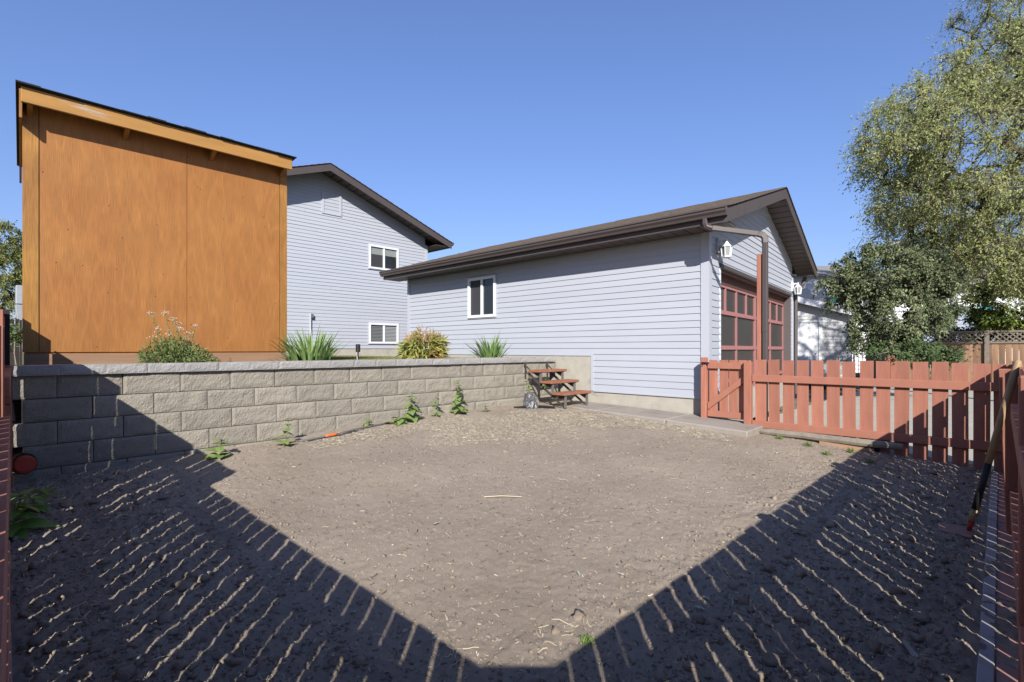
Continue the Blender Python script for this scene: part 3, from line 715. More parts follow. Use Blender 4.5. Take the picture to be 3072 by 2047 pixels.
w1 = (hw1[0], hw1[1], hz1[0], hz1[1] + 0.02); w2 = (hw1[0] + 0.0, hw1[1], hz2[0], hz2[1])
hv = (at(968, HY)[0], at(1020, HY)[0], at(968, HY, 636)[2], at(968, HY, 575)[2])
hs = thing_part('gable_siding', ho)
sidewall(hs, fh, HX0, HX1 - 0.08, 1.27, 6.42, LAP, holes=[(w[0] - 0.02, w[1] + 0.02, w[2] - 0.03, w[3] + 0.03) for w in (w1, w2)], top=htop)
slider(ho, fh, *w1, ('rollerdark', 'roller'))
slider(ho, fh, *w2, ('blinddark', 'blind'))
m = MB(fh); m.box(HX1 - 0.08, HX1 + 0.02, -0.003, 0.024, 1.26, 4.78); m.build('corner_post', 'trim_pale', ho)
vt = thing_part('gable_vent', ho)
for a in (hv[0], hv[1]):
    m = MB(fh); m.box(a - 0.035, a + 0.035, 0.005, 0.035, hv[2], hv[3]); m.build('vent_side', 'trim_pale', vt)
m = MB(fh); m.box(hv[0] - 0.035, hv[1] + 0.035, 0.005, 0.034, hv[2] - 0.04, hv[2]); m.build('vent_bottom', 'trim_pale', vt)
zz = hv[2]
while zz < hv[3] - 0.02:
    lap(vt, lambda p: (p[0], HY - p[1] - 0.015, p[2]), hv[0] + 0.03, hv[1] - 0.03, hv[0] + 0.03, hv[1] - 0.03, zz, min(hv[3], zz + LAP), 'siding', 0.0135, 'vent_louvre'); zz += LAP
m = MB(); m.box(HX0 + 0.02, HX1 - 0.03, HY + 0.005, HY + 7.9, 0.9, 1.27); m.build('foundation', 'concrete', ho)
gable_roof(ho, lambda p: (p[0], HY + p[1], p[2]), HOL, HOR, HR, HZE, HZR, -0.6, 8.6, HX0, HX1, fas=0.18, slat=0.24)
m = MB(); m.box(HX1 - 0.01, HOR - 0.02, HY - 0.55, HY + 8.5, 4.74, 4.75); m.build('eave_soffit', 'soffit', ho)
m = MB(); m.box(HOR - 0.02, HOR + 0.01, HY - 0.6, HY + 8.6, 4.72, 4.90); m.build('eave_fascia', 'brown', ho)
m = MB(); m.prism([(HOR + 0.012, HY - 0.6, 4.91), (HOR + 0.012, HY - 0.6, 4.80), (HOR + 0.08, HY - 0.6, 4.80), (HOR + 0.12, HY - 0.6, 4.91)], (0, 9.2, 0)); m.build('gutter', 'brown', ho)
cx, cdp, cz = at(929, HY, 940)
m = MB(fh); m.tube([(cx, 0.05, 1.0), (cx, 0.05, cz)], 0.024, 8); m.build('conduit', 'trim_pale', ho)
m = MB(fh); m.box(cx + 0.0, cx + 0.07, 0.03, 0.10, cz - 0.13, cz - 0.02); m.build('tap', 'greymetal', ho)

# ------------------------------------------------------------------ the shed on the terrace
SK = lambda p: (p[0] + 0.04 * (p[1] - 6.6), p[1], p[2])
SY = 6.6; SX0, SX1 = 0.275, 2.72
sh = thing('garden_shed', (1.5, 7.4, 1.06), 'orange-brown stained plywood shed with shingled lean-to roof', 'shed')
m = MB(SK); m.box(SX0 + 0.012, SX1 - 0.012, SY + 0.014, SY + 1.9, 1.2, 3.35); m.build('wall', 'ply', sh)
for a, b in ((SX0 + 0.005, 0.66), (0.664, 1.6), (1.606, 2.62)):
    pass
for a, b in ((0.392, 1.608), (1.612, 2.628)):
    m = MB(SK); m.box(a, b, SY, SY + 0.012, 1.222, 3.56); m.build('plywood_sheet', 'ply', sh)
m = MB(SK); m.box(SX0, 0.386, SY - 0.008, SY + 0.012, 1.222, 3.56); m.box(SX0, SX0 + 0.02, SY + 0.0125, SY + 0.1, 1.222, 3.5); m.build('corner_board', 'plytrim', sh)
m = MB(SK); m.box(2.634, SX1, SY - 0.008, SY + 0.012, 1.222, 3.56); m.build('corner_board', 'plytrim', sh)
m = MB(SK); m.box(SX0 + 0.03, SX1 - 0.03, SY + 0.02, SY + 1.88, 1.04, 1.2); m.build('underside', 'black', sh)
m = MB(SK); m.box(SX0 + 0.01, SX1 - 0.01, SY - 0.012, SY + 0.03, 1.04, 1.205); m.build('skid_board', 'sill', sh)
FO = 0.20                                         # roof overhang
m = MB(SK); m.box(SX0 - 0.01, 2.715, SY - FO, SY - FO + 0.03, 3.495, 3.635); m.build('fascia', 'fascia', sh, bevel=0.004)
rz = lambda y: 3.637 - (y - (SY - FO)) * 0.07
m = MB(SK); y0, y1 = SY - FO - 0.02, SY + 2.05
m.hexa([(SX0 - 0.03, y0, rz(y0)), (2.735, y0, rz(y0)), (2.735, y1, rz(y1)), (SX0 - 0.03, y1, rz(y1))], [(SX0 - 0.03, y0, rz(y0) + .006), (2.735, y0, rz(y0) + .006), (2.735, y1, rz(y1) + .006), (SX0 - 0.03, y1, rz(y1) + .006)])
m.build('roof_deck', 'darkshingle', sh)
q = MB(SK); rr = random.Random(8)
for i in range(15):
    ya = y0 - 0.015 + i * 0.15; yb = ya + 0.2; x = SX0 - 0.045
    while x < 2.75:
        w = min(2.755, x + rr.uniform(0.12, 0.33)); h = rr.uniform(0.006, 0.015); jy = rr.uniform(-0.012, 0.006)
        q.hexa([(x, ya + jy, rz(ya) + 0.007), (w, ya + jy, rz(ya) + 0.007), (w, yb, rz(yb) + 0.012), (x, yb, rz(yb) + 0.012)], [(x, ya + jy, rz(ya) + 0.007 + h), (w, ya + jy, rz(ya) + 0.006 + h), (w, yb, rz(yb) + 0.018), (x, yb, rz(yb) + 0.018)]); x = w
o = q.build('shingles', 'darkshingle', sh); o['kind'] = 'stuff'
m = MB(SK); m.hexa([(SX0 - 0.022, SY - FO + 0.031, 3.36), (SX0 - 0.002, SY - FO + 0.031, 3.36), (SX0 - 0.002, y1, rz(y1) - 0.2), (SX0 - 0.022, y1, rz(y1) - 0.2)],
                 [(SX0 - 0.022, SY - FO + 0.031, 3.62), (SX0 - 0.002, SY - FO + 0.031, 3.62), (SX0 - 0.002, y1, rz(y1) - 0.005), (SX0 - 0.022, y1, rz(y1) - 0.005)]); m.build('rake_board', 'plytrim', sh)
for x in (SX0 + 0.03, 1.03, 1.83, 2.62):
    m = MB(SK); m.hexa([(x, SY - FO + 0.032, 3.487), (x + 0.04, SY - FO + 0.032, 3.487), (x + 0.04, SY + 0.0, 3.43), (x, SY + 0.0, 3.43)], [(x, SY - FO + 0.032, 3.62), (x + 0.04, SY - FO + 0.032, 3.62), (x + 0.04, SY + 0.0, 3.575), (x, SY + 0.0, 3.575)]); m.build('rafter_tail', 'plytrim', sh)
rr = random.Random(21)
nv = MB()
for (px, py) in ((129, 516), (204, 689), (168, 788), (471, 675), (367, 714), (326, 617), (593, 562), (602, 568), (730, 592), (670, 658), (790, 651), (794, 681), (248, 797), (349, 808), (489, 823), (323, 879), (466, 890), (571, 892), (710, 903), (822, 856), (826, 911), (574, 975), (683, 1014), (682, 1046), (290, 1041), (566, 472), (680, 512), (717, 518)):
    t = (px - 1536) / FPX; dy = math.sin(RAD(YAW)) - math.cos(RAD(YAW)) * t; d = SY / dy; x = (math.cos(RAD(YAW)) + math.sin(RAD(YAW)) * t) * d; z = EYE + (1048 - py) * d / FPX
    nv.disc((x, SY - 0.0025, z), 0.0042, 0.003, 8, 'y')
o = nv.build('nail_heads', 'black', sh); o['kind'] = 'stuff'

# ------------------------------------------------------------------ picket fence and gate across the far side
FX = 7.05
pf = thing('picket_fence', (FX, 1.2, 0.0), 'low red stained picket fence across the far side of the bed', 'fence')
def picketmesh(name, w, h, t, seed, m='red'):
    rr = random.Random(seed); j = lambda: rr.uniform(-0.003, 0.003); c = 0.003
    vs = []
    for z in (0, h):
        for (x, y) in ((-t / 2, -w / 2), (t / 2, -w / 2), (t / 2, w / 2), (-t / 2, w / 2)): vs.append((x, y + j(), z + (j() * 1.5 if z else 0)))
    return meshfrom(name, vs, [(3, 2, 1, 0), (4, 5, 6, 7), (0, 1, 5, 4), (1, 2, 6, 5), (2, 3, 7, 6), (3, 0, 4, 7)], m)
pk = [picketmesh('picket', 0.129, 1.12, 0.016, s) for s in range(6)]
rnd = random.Random(9)
yb = [2.262 - 0.1635 * i for i in range(14)] + [-0.02]
for y in yb: place(rnd.choice(pk), 'picket', pf, (FX + 0.03, y, -0.012 + rnd.uniform(-0.008, 0.01)), (rnd.uniform(-0.006, 0.006), 0, 0))
m = MB(); m.box(FX - 0.018, FX + 0.021, 0.0, 2.36, 0.825, 0.915); m.build('rail', 'redh', pf, bevel=0.004)
m = MB(); m.box(FX - 0.018, FX + 0.021, -0.02, 2.36, 0.225, 0.315); m.build('rail', 'redh', pf, bevel=0.004)
m = MB(); m.box(FX - 0.055, FX + 0.035, 2.365, 2.455, 0.08, 1.085); m.build('post', 'red', pf, bevel=0.005)
m = MB(); m.box(FX + 0.04, FX + 0.075, 2.40, 2.43, 0.1, 1.1); m.build('gate_stop', 'red', pf, bevel=0.003)
m = MB(); m.box(FX - 0.03, FX + 0.06, -0.16, -0.07, 0.0, 1.1); m.build('post', 'red', pf, bevel=0.005)

gt = thing('garden_gate', (7.1, 2.75, 0.27), 'small red picket gate with diagonal brace beside the garage corner', 'gate')
m = MB(); m.box(7.03, 7.11, 2.975, 3.05, 0.26, 1.135); m.build('gate_post', 'red', gt, bevel=0.004)
for y in (2.90, 2.755, 2.625, 2.50): 
    m = MB(); m.box(7.10, 7.116, y - 0.058, y + 0.058, 0.30, 1.10); m.build('picket', 'red', gt, bevel=0.002)
for z in (0.98, 0.31):
    m = MB(); m.box(7.06, 7.098, 2.44, 2.965, z, z + 0.085); m.build('rail', 'redh', gt, bevel=0.003)
m = MB(); m.beam((7.079, 2.955, 0.40), (7.079, 2.45, 0.88), 0.036, 0.085, up=(1, 0, 0)); 
m = MB(); m.prism([(7.062, 2.965, 0.40), (7.062, 2.965, 0.50), (7.062, 2.45, 0.92), (7.062, 2.45, 0.82)], (0.034, 0, 0)); m.build('brace', 'redh', gt, bevel=0.003)
m = MB(); m.box(7.015, 7.03, 2.93, 3.03, 1.045, 1.07); m.tube([(7.02, 2.94, 1.06), (7.0, 2.98, 1.065), (7.0, 3.01, 1.03)], 0.007, 6); m.build('latch', 'blackrub', gt)

# ------------------------------------------------------------------ side fences that meet behind the camera and throw the striped shade
PIT, PW, PT = 0.168, 0.1405, 0.015
def side_fence(name, label, along, n0, n1, base, top, rails, posts, insidesign=1):
    """along: maps (distance, outward offset, z) to the world"""
    t = thing(name, along((n0 + n1) / 2, 0, 0), label, 'fence')
    rr = random.Random(len(label)); d = n0
    while d < n1:
        g = 0.0; tz = top(d + PW / 2) + rr.uniform(-0.006, 0.006); j = rr.uniform(-0.004, 0.004)
        a, b = d + j, d + PW + j
        m = MB(); m.hexa([along(a, 0, base), along(b, 0, base), along(b, PT, base), along(a, PT, base)], [along(a, 0, tz), along(b, 0, tz), along(b, PT, tz), along(a, PT, tz)])
        m.build('picket', 'red', t); d += (PIT + rr.uniform(-0.007, 0.004)) if (d < 3.4 or d > 6.3 or 'right' in label) else PW + rr.choice((0.014, 0.016, 0.013, 0.034))
    for (a, b, z0, z1) in rails:
        m = MB(); m.hexa([along(a, -0.04, z0), along(b, -0.04, z0), along(b, -0.001, z0), along(a, -0.001, z0)], [along(a, -0.04, z1), along(b, -0.04, z1), along(b, -0.001, z1), along(a, -0.001, z1)])
        m.build('rail', 'redh', t, bevel=0.003)
    for (a, w, o0, o1, z1, lean) in posts:
        m = MB(); m.hexa([along(a, o0, -0.1), along(a + w, o0, -0.1), along(a + w, o1, -0.1), along(a, o1, -0.1)], [along(a, o0 - lean, z1), along(a + w, o0 - lean, z1), along(a + w, o1 - lean, z1), along(a, o1 - lean, z1)])
        m.build('post', 'red', t, bevel=0.005)
    return t
# left: runs away from the camera along +Y; outward is -X
lx = lambda y: -0.045 + 0.031 * y
ltop = lambda y: 1.13 if y < 3.45 else (1.36 + 0.03 * (y - 3.45) if y < 5.02 else 1.52)
lf = side_fence('side_fence', 'red stained board fence along the left edge of the bed', lambda d, o, z: (lx(d) - o, d, z), -0.10, 6.25, -0.05, ltop,
                [(-0.1, 3.45, 0.84, 0.93), (-0.1, 3.45, 0.24, 0.33), (3.46, 5.5, 1.02, 1.11), (3.46, 5.5, 0.42, 0.51)], [(3.40, 0.09, -0.02, 0.09, 1.36, 0)])
for (y0_, y1_, z0_, z1_, dx) in ((5.38, 5.47, 0.1, 1.12, 0.0),):
    m = MB(); m.box(0.093, 0.166, 5.46, 5.55, 0.83, 1.125); m.build('post_block', 'red', lf, bevel=0.004)
    m = MB(); m.box(0.098, 0.171, 5.47, 5.56, 0.56, 0.825); m.build('post_block', 'red', lf, bevel=0.004)
    m = MB(); m.box(0.104, 0.172, 5.48, 5.57, 0.28, 0.555); m.build('post_block', 'red', lf, bevel=0.004)
    m = MB(); m.box(0.11, 0.18, 5.49, 5.58, 0.02, 0.275); m.build('post_block', 'red', lf, bevel=0.004)
# right: runs away along +X; outward is -Y
rf = side_fence('side_fence', 'red stained board fence along the right edge of the bed behind the shovel', lambda d, o, z: (d, -0.085 - o, z), -0.10, 6.95, -0.05, lambda d: 1.14,
                [(-0.1, 2.4, 0.84, 0.93), (2.5, 4.2, 0.84, 0.93), (4.75, 6.9, 0.84, 0.93), (-0.1, 2.4, 0.24, 0.33), (2.5, 4.62, 0.24, 0.33), (4.75, 6.9, 0.24, 0.33)],
                [(4.63, 0.09, -0.05, 0.04, 1.12, 0.045), (2.40, 0.09, -0.04, 0.05, 1.16, 0.0)])
cp_ = thing('corner_post', (-0.10, -0.12, 0), 'red corner post where the side fences meet, with an added plate that blunts the shadow tip', 'post')
m = MB(); m.box(-0.16, -0.06, -0.20, -0.10, -0.1, 1.16); m.build('post', 'red', cp_, bevel=0.004)
m = MB(); u_, v_ = Vector((0.722, 0.692, 0)), Vector((0.692, -0.722, 0)); c_ = Vector((-0.115, -0.15, 1.165))
m.hexa([c_ + u_ * i_ * .09 + v_ * j_ * .145 for i_, j_ in ((-1, -1), (1, -1), (1, 1), (-1, 1))], [c_ + u_ * i_ * .09 + v_ * j_ * .145 + Vector((0, 0, .06)) for i_, j_ in ((-1, -1), (1, -1), (1, 1), (-1, 1))]); m.build('shadow_plate', 'redh', cp_, bevel=0.004)  # unseen plate added across the sun's direction to flatten the tip of the fence shadow
# boards laid flat along the foot of the side fences
fb = thing('edging_board', (4.6, -0.02, 0.06), 'flat red board with grey strip lying along the right fence foot', 'board')
bz = lambda x: float(gz(x, 0.0)) + 0.002
for a, b in ((1.2, 3.38), (3.40, 4.9), (4.92, 6.85)):
    m = MB(); m.hexa([(a, -0.085, bz(a) - .03), (b, -0.085, bz(b) - .03), (b, 0.012, bz(b) - .03), (a, 0.012, bz(a) - .03)], [(a, -0.085, bz(a) + .01), (b, -0.085, bz(b) + .01), (b, 0.012, bz(b) + .01), (a, 0.012, bz(a) + .01)]); m.build('plank', 'redflat', fb, bevel=0.003)
    m = MB(); m.hexa([(a, 0.015, bz(a) - .03), (b, 0.015, bz(b) - .03), (b, 0.062, bz(b) - .03), (a, 0.062, bz(a) - .03)], [(a, 0.015, bz(a) + .018), (b, 0.015, bz(b) + .018), (b, 0.062, bz(b) + .018), (a, 0.062, bz(a) + .018)]); m.build('strip', 'stripgrey', fb, bevel=0.003)
fb = thing('edging_board', (0.02, 3.2, 0.06), 'flat worn red board lying along the left fence foot', 'board')
bz = lambda y: float(gz(0.05, y)) + 0.03
m = MB(); a, b = 1.6, 4.3
m.hexa([(lx(a), a, bz(a) - .03), (lx(a) + .055, a, bz(a) - .03), (lx(b) + .03, b, bz(b) - .03), (lx(b), b, bz(b) - .03)], [(lx(a), a, bz(a) + .01), (lx(a) + .055, a, bz(a) + .01), (lx(b) + .03, b, bz(b) + .01), (lx(b), b, bz(b) + .01)]); m.build('plank', 'redflat', fb, bevel=0.003)

# ------------------------------------------------------------------ wooden steps on steel brackets
st = thing('garden_steps', (6.5, 5.1, 0.35), 'three red wooden treads on steel brackets against the retaining wall', 'steps')
TR = [(4.80, 5.05, 0.575), (5.05, 5.29, 0.745), (5.30, 5.54, 0.915)]
for (a, b, z) in TR:
    o = thing_part('tread', st)
    w = (b - a - 0.006) / 2
    for k in range(2):
        m = MB(); m.box(6.17 + 0.004 * k, 6.885, a + k * (w + 0.006), a + k * (w + 0.006) + w, z - 0.04, z); m.build('plank', 'tread', o, bevel=0.005)
for x in (6.235, 6.80):
    pts = [(x, 4.90, 0.375)]
    zz = [0.36, 0.56, 0.73, 0.90]
    o = thing_part('stringer', st)
    m = MB(); m.beam((x, 4.86, 0.36), (x, 5.60, 0.87), 0.008, 0.05, up=(1, 0, 0)) if False else m.prism([(x, 4.84, 0.355), (x, 4.90, 0.355), (x, 5.60, 0.83), (x, 5.60, 0.88)], (0.007, 0, 0)); m.build('sloping_bar', 'rustmetal', o)
    for (a, b, z) in TR:
        m = MB(); m.box(x - 0.016, x + 0.019, a + 0.02, a + 0.026, z - 0.205 if a > 4.9 else 0.34, z - 0.041); m.box(x - 0.012, x - 0.005, a + 0.026, a + 0.05, z - 0.205 if a > 4.9 else 0.34, z - 0.041); m.build('upright', 'greymetal', o)
        m = MB(); m.prism([(x + 0.009, a + 0.03, z - 0.042), (x + 0.009, b - 0.01, z - 0.042), (x + 0.009, a + 0.06, z - 0.13)], (0.005, 0, 0)); m.build('gusset', 'rustmetal', o)
        m = MB(); m.box(x + 0.001, x + 0.035, a + 0.01, b - 0.005, z - 0.047, z - 0.0405); m.build('tread_bar', 'rustmetal', o)
    m = MB(); m.box(x - 0.012, x + 0.02, 5.66, 5.668, 0.80, 1.03); m.build('hanger', 'rustmetal', o)
    m = MB(); m.prism([(x, 5.52, 0.874), (x, 5.70, 0.98), (x, 5.70, 1.02), (x, 5.50, 0.874)], (0.006, 0, 0)); m.build('top_bar', 'rustmetal', o)

# ------------------------------------------------------------------ shovel, timber and small things on the soil
sv = thing('shovel', (4.42, 0.15, 0.05), 'long wooden handled shovel with black grip leaning on the right fence', 'shovel')
a = Vector((4.42, 0.15, float(gz(4.42, .15)) + 0.02)); b = Vector((4.50, -0.083, 1.18)); L = lambda u: tuple(a + (b - a) * u)
m = MB(); m.tube([L(0.40), L(0.7), L(0.985), L(1.0)], [0.019, 0.020, 0.0205, 0.014], 12); m.build('handle', 'handle', sv, smooth=True)
m = MB(); m.tube([L(0.14), L(0.41)], 0.0195, 12); m.build('grip_sleeve', 'blackrub', sv, smooth=True)
m = MB(); m.tube([L(0.065), L(0.145)], 0.0175, 12); m.build('lower_handle', 'handle', sv, smooth=True)
m = MB(); m.tube([L(0.0), L(0.03), L(0.07)], [0.008, 0.015, 0.019], 12); m.build('socket', 'redpaint', sv, smooth=True)
zb_ = float(gz(4.4, .2)) + 0.045
m = MB(); m.hexa([(4.30, 0.13, zb_ - .03), (4.46, 0.12, zb_ - .012), (4.50, 0.30, zb_ - .02), (4.36, 0.30, zb_ - .035)], [(4.30, 0.13, zb_ - .022), (4.46, 0.12, zb_ - .004), (4.50, 0.30, zb_ - .012), (4.36, 0.30, zb_ - .027)]); m.build('blade', 'bladepink', sv)

tb = thing('timber_pole', (6.93, 1.55, 0.15), 'weathered round timber lying under the picket fence', 'timber')
m = MB(); rr = random.Random(4)
pts = [(6.93 + rr.uniform(-.006, .006), 2.31 - 1.55 * i / 8, 0.205 - 0.02 * i / 8 + rr.uniform(-.004, .004)) for i in range(9)]
m.tube(pts, [0.03, 0.042, 0.044, 0.043, 0.045, 0.044, 0.046, 0.044, 0.034], 9); m.build('pole', 'greywood', tb, smooth=False)
m = MB(); m.box(7.0, 7.03, 0.98, 2.3, 0.0, 0.17); o = m.build('rotten_board', 'darkwood', None); o.name = 'rotten_board'
tag(o, 'rotten brown board set on edge below the timber', 'board')
rb = MB(); rb.hexa([(6.86, 1.02, .02), (6.99, 1.02, .02), (6.99, 1.55, .08), (6.86, 1.55, .08)], [(6.90, 1.02, .13), (6.985, 1.02, .15), (6.985, 1.55, .17), (6.90, 1.55, .16)])
o = rb.build('rotten_log', 'sill'); tag(o, 'crumbling red-brown log end under the timber by the fence', 'log')

rc = thing('pipe_cap', (0.245, 5.62, 0.3), 'round red plastic cap on a black drain pipe at the wall end', 'pipe cap')
m = MB(); m.tube([(0.245, 5.60, 0.335), (0.25, 5.9, 0.335)], 0.078, 20); m.build('pipe', 'blackrub', rc, smooth=False)
m = MB(); m.tube([(0.247, 5.585, 0.337), (0.245, 5.572, 0.338), (0.245, 5.566, 0.338)], [0.071, 0.070, 0.055], 24); m.build('cap', 'redcap', rc, smooth=False)
for k in range(5):
    m = MB(); m.disc((0.215 + 0.015 * k, 5.5655, 0.29 - 0.006 * (1 - abs(k - 2) / 2)), 0.003, 0.003, 8, 'y'); m.build('vent_hole', 'black', rc)

hs_ = thing('garden_hose', (2.75, 5.4, 0.3), 'grey hose with an orange coupling lying at the wall foot', 'hose')
def onsoil(x, y, h=0.0): return (x, y, float(soilz(x, y)) + h)
xs = np.linspace(2.35, 3.55, 14)
hp = [onsoil(x, 5.47 + 0.05 * math.sin(x * 4), 0.012) for x in xs]
m = MB(); m.tube([(p[0], p[1], p[2]) for p in hp], [0.012] * 13 + [0.006], 8); m.build('tube', 'greyhose', hs_, smooth=True)
def hpt(x): y = 5.47 + 0.05 * math.sin(x * 4); return onsoil(x, y, 0.014)
m = MB(); m.tube([hpt(2.66), hpt(2.70), hpt(2.76), hpt(2.80)], [0.014, 0.0165, 0.0165, 0.014], 10); m.build('coupling', 'orange', hs_, smooth=True)
m = MB(); pts = [hpt(2.42)]
m.tube([onsoil(2.45, 5.40, .008), onsoil(2.6, 5.38, .01), onsoil(2.8, 5.36, .012), onsoil(3.0, 5.39, .008), onsoil(3.15, 5.44, .006)], 0.006, 6); m.build('cord', 'blackrub', hs_)

sl_ = thing('solar_light', (3.06, 6.2, 1.06), 'black stake path light between the iris and the lily clump', 'path light')
sx, sd_, _ = at(1074, 6.15)
zt_ = EYE + (1048 - 1033) * sd_ / FPX
m = MB(); m.tube([(sx, 6.15, zt_), (sx, 6.15, zt_ - 0.004), (sx, 6.15, zt_ - 0.10), (sx, 6.15, zt_ - 0.105)], [0.024, 0.03, 0.03, 0.022], 14); m.build('lamp_head', 'blackrub', sl_)
m = MB(); m.tube([(sx, 6.15, zt_ - 0.10), (sx, 6.15, 1.03)], 0.010, 8); m.build('stake', 'blackrub', sl_)
m = MB(); m.beam((sx - 0.028, 6.13, zt_ - 0.11), (sx - 0.018, 6.13, 1.04), 0.012, 0.004); m.build('tag', 'white', sl_)

# plastic wrapped pot and ribbed pipe by the steps
pb = thing('wrapped_pot', (5.93, 5.28, 0.34), 'dark plastic wrapped plant pot beside the wooden steps', 'pot')
m = MB(); rr = random.Random(2); n = 18; vs = []; fs_ = []
for k, (r, z) in enumerate(((0.125, 0.30), (0.12, 0.36), (0.10, 0.44), (0.088, 0.51), (0.08, 0.55), (0.05, 0.56))):
    for j in range(n):
        a = 2 * math.pi * j / n; r2 = r * (1 + rr.uniform(-0.2, 0.2)); vs.append((5.93 + r2 * math.cos(a), 5.28 + r2 * math.sin(a), z + rr.uniform(-.012, .012)))
for k in range(5):
    for j in range(n): fs_.append((k * n + j, k * n + (j + 1) % n, (k + 1) * n + (j + 1) % n, (k + 1) * n + j))
fs_.append(tuple(range(5 * n, 6 * n))); m.add(vs, fs_); m.build('pot', 'bagplastic', pb)
m = MB(); m.disc((5.93, 5.28, 0.545), 0.058, 0.03, 12); m.build('soil_plug', 'bedsoil', pb)
rp = thing('ribbed_pipe', (5.95, 5.15, 0.34), 'black ribbed drain pipe ends sticking out by the wrapped pot', 'pipe')
for (p, q) in (((5.70, 5.42, 0.345), (5.90, 5.20, 0.365)), ((5.98, 5.16, 0.365), (6.16, 4.98, 0.345))):
    p = Vector(p); q = Vector(q); pts = []; rs = []
    for i in range(25):
        pts.append(p + (q - p) * i / 24); rs.append(0.024 if i % 2 else 0.017)
    m = MB(); m.tube(pts, rs, 10); m.build('ribbed_end', 'blackrub', rp)

# ------------------------------------------------------------------ neighbours beyond the fences
def cray(px, d, py=None):
    """a place d metres ahead of the camera on the line of sight of a photo column"""
    t = (px - 1536) / FPX; fx, fy = math.cos(RAD(YAW)), math.sin(RAD(YAW))
    return Vector(((fx + fy * t) * d, (fy - fx * t) * d, EYE + ((1048 - py) * d / FPX if py is not None else 0)))
# lattice topped cedar fence, parallel to the picket fence
LX = 23.0
cf = thing('lattice_fence', (LX, -0.5, 0), 'cedar board fence with grey lattice top behind the lilac', 'fence')
rr = random.Random(14)
cb = [picketmesh('cedar_board', 0.15, 1.40, 0.02, s, 'cedar') for s in range(4)]
fy0 = cray(3110, 16).y * LX / cray(3110, 16).x; fy1 = cray(2600, 16).y * LX / cray(2600, 16).x
y = fy0
while y < fy1: place(rr.choice(cb), 'board', cf, (LX, y, 0.05), (0, 0, 0)); y += 0.157
ypost = [cray(2961, 16).y / cray(2961, 16).x * LX]
ypost += [ypost[0] + 2.45, ypost[0] - 2.45]
for yp in ypost:
    m = MB(); m.box(LX - 0.10, LX + 0.0, yp - 0.06, yp + 0.06, 0, 1.88); m.build('post', 'greylat', cf)
for k, (ya, ybb) in enumerate(((fy0, ypost[0] - 0.062), (ypost[0] + 0.062, ypost[1] - 0.062))):
    m = MB(); m.box(LX - 0.05, LX, ya, ybb, 1.80, 1.86); m.build('top_rail', 'greylat', cf)
    m = MB(); m.box(LX - 0.05, LX - 0.012, ya, ybb, 1.44, 1.50); m.build('middle_rail', 'greylat', cf)
    yy_ = ya - 0.3
    while yy_ < ybb:
        for sgn, dx in ((1, 0.0), (-1, 0.012)):
            p = Vector((LX - 0.035 + dx, yy_ if sgn > 0 else yy_ + 0.30, 1.50)); q = Vector((LX - 0.035 + dx, yy_ + 0.30 if sgn > 0 else yy_, 1.80))
            lo, hi = sorted((p.y, q.y))
            if lo < ya or hi > ybb: continue
            m = MB(); m.beam(p, q, 0.008, 0.036, up=(1, 0, 0)) if False else m.prism([(p.x, p.y - 0.025, 1.50), (p.x, p.y + 0.025, 1.50), (q.x, q.y + 0.025, 1.80), (q.x, q.y - 0.025, 1.80)], (0.008, 0, 0)); m.build('lattice_slat', 'greylat', cf)
        yy_ += 0.152
# lower reddish fence panel left of it, behind the lilac
lf2 = thing('low_board_fence', (LX - 1.0, fy1 + 1, 0), 'dark red board fence panel beside the black bin', 'fence')
y = cray(2720, 16).y / cray(2720, 16).x * (LX - 1.2); y2 = cray(2652, 16).y / cray(2652, 16).x * (LX - 1.2)
while y < y2:
    m = MB(); m.box(LX - 1.21, LX - 1.19, y, y + 0.14, 0, 1.52); m.build('board', 'red', lf2); y += 0.148
m = MB(); m.box(LX - 1.22, LX - 1.18, cray(2720, 16).y / cray(2720, 16).x * (LX - 1.2), y, 1.523, 1.56); m.build('cap_rail', 'greylat', lf2)

# grey sided neighbour garage with a white side door
ND = 18.6
A = cray(2330, ND + 0.6); B = cray(2554, ND - 0.3); B = Vector((B.x, B.y, 0)); A = Vector((A.x, A.y, 0)); nd = (B - A).normalized(); nn = Vector((nd.y, -nd.x, 0)); 
if nn.dot(Vector((A.x, A.y, 0))) > 0: nn = -nn
NL = (B - A).length
fn = lambda p: tuple(A + nd * p[0] + nn * p[1] + Vector((0, 0, p[2])))
ng = thing('neighbour_garage', (A.x + 1, A.y, 0), 'grey sided neighbour garage with white door in dappled shade', 'garage')
ntop = lambda u: 3.42 - 0.0 * u
def zof(px, py): return cray(px, ND, py).z
zl, zr = zof(2391, 893), zof(2574, 943)
ul, ur = (cray(2391, ND) - A).dot(nd), NL + 0.25
nslope = (zr - zl) / (ur - ul)
nz = lambda u: zl + (u - ul) * nslope
m = MB(fn); m.prism([(0, -0.02, 0), (NL, -0.02, 0), (NL, -0.02, nz(NL) - 0.15), (0, -0.02, nz(0) - 0.15)], (0, -4, 0)); m.build('wall', 'nsiding', ng)
du0, du1 = (cray(2375, ND) - A).dot(nd), (cray(2457, ND) - A).dot(nd); dzt = zof(2430, 967)
nsd = thing_part('siding', ng)
sidewall(nsd, fn, 0, NL - 0.1, 0.1, nz(0), 0.125, holes=[(du0 - 0.1, du1 + 0.11, 0, dzt + 0.1)], top=lambda z: (0, 0 + (z + 0.12 - nz(0)) / nslope), m='nsiding', lip=0.02)
m = MB(fn); m.box(NL - 0.1, NL + 0.02, -0.02, 0.03, 0.0, nz(NL) - 0.13); m.build('corner_post', 'nsidingw', ng)
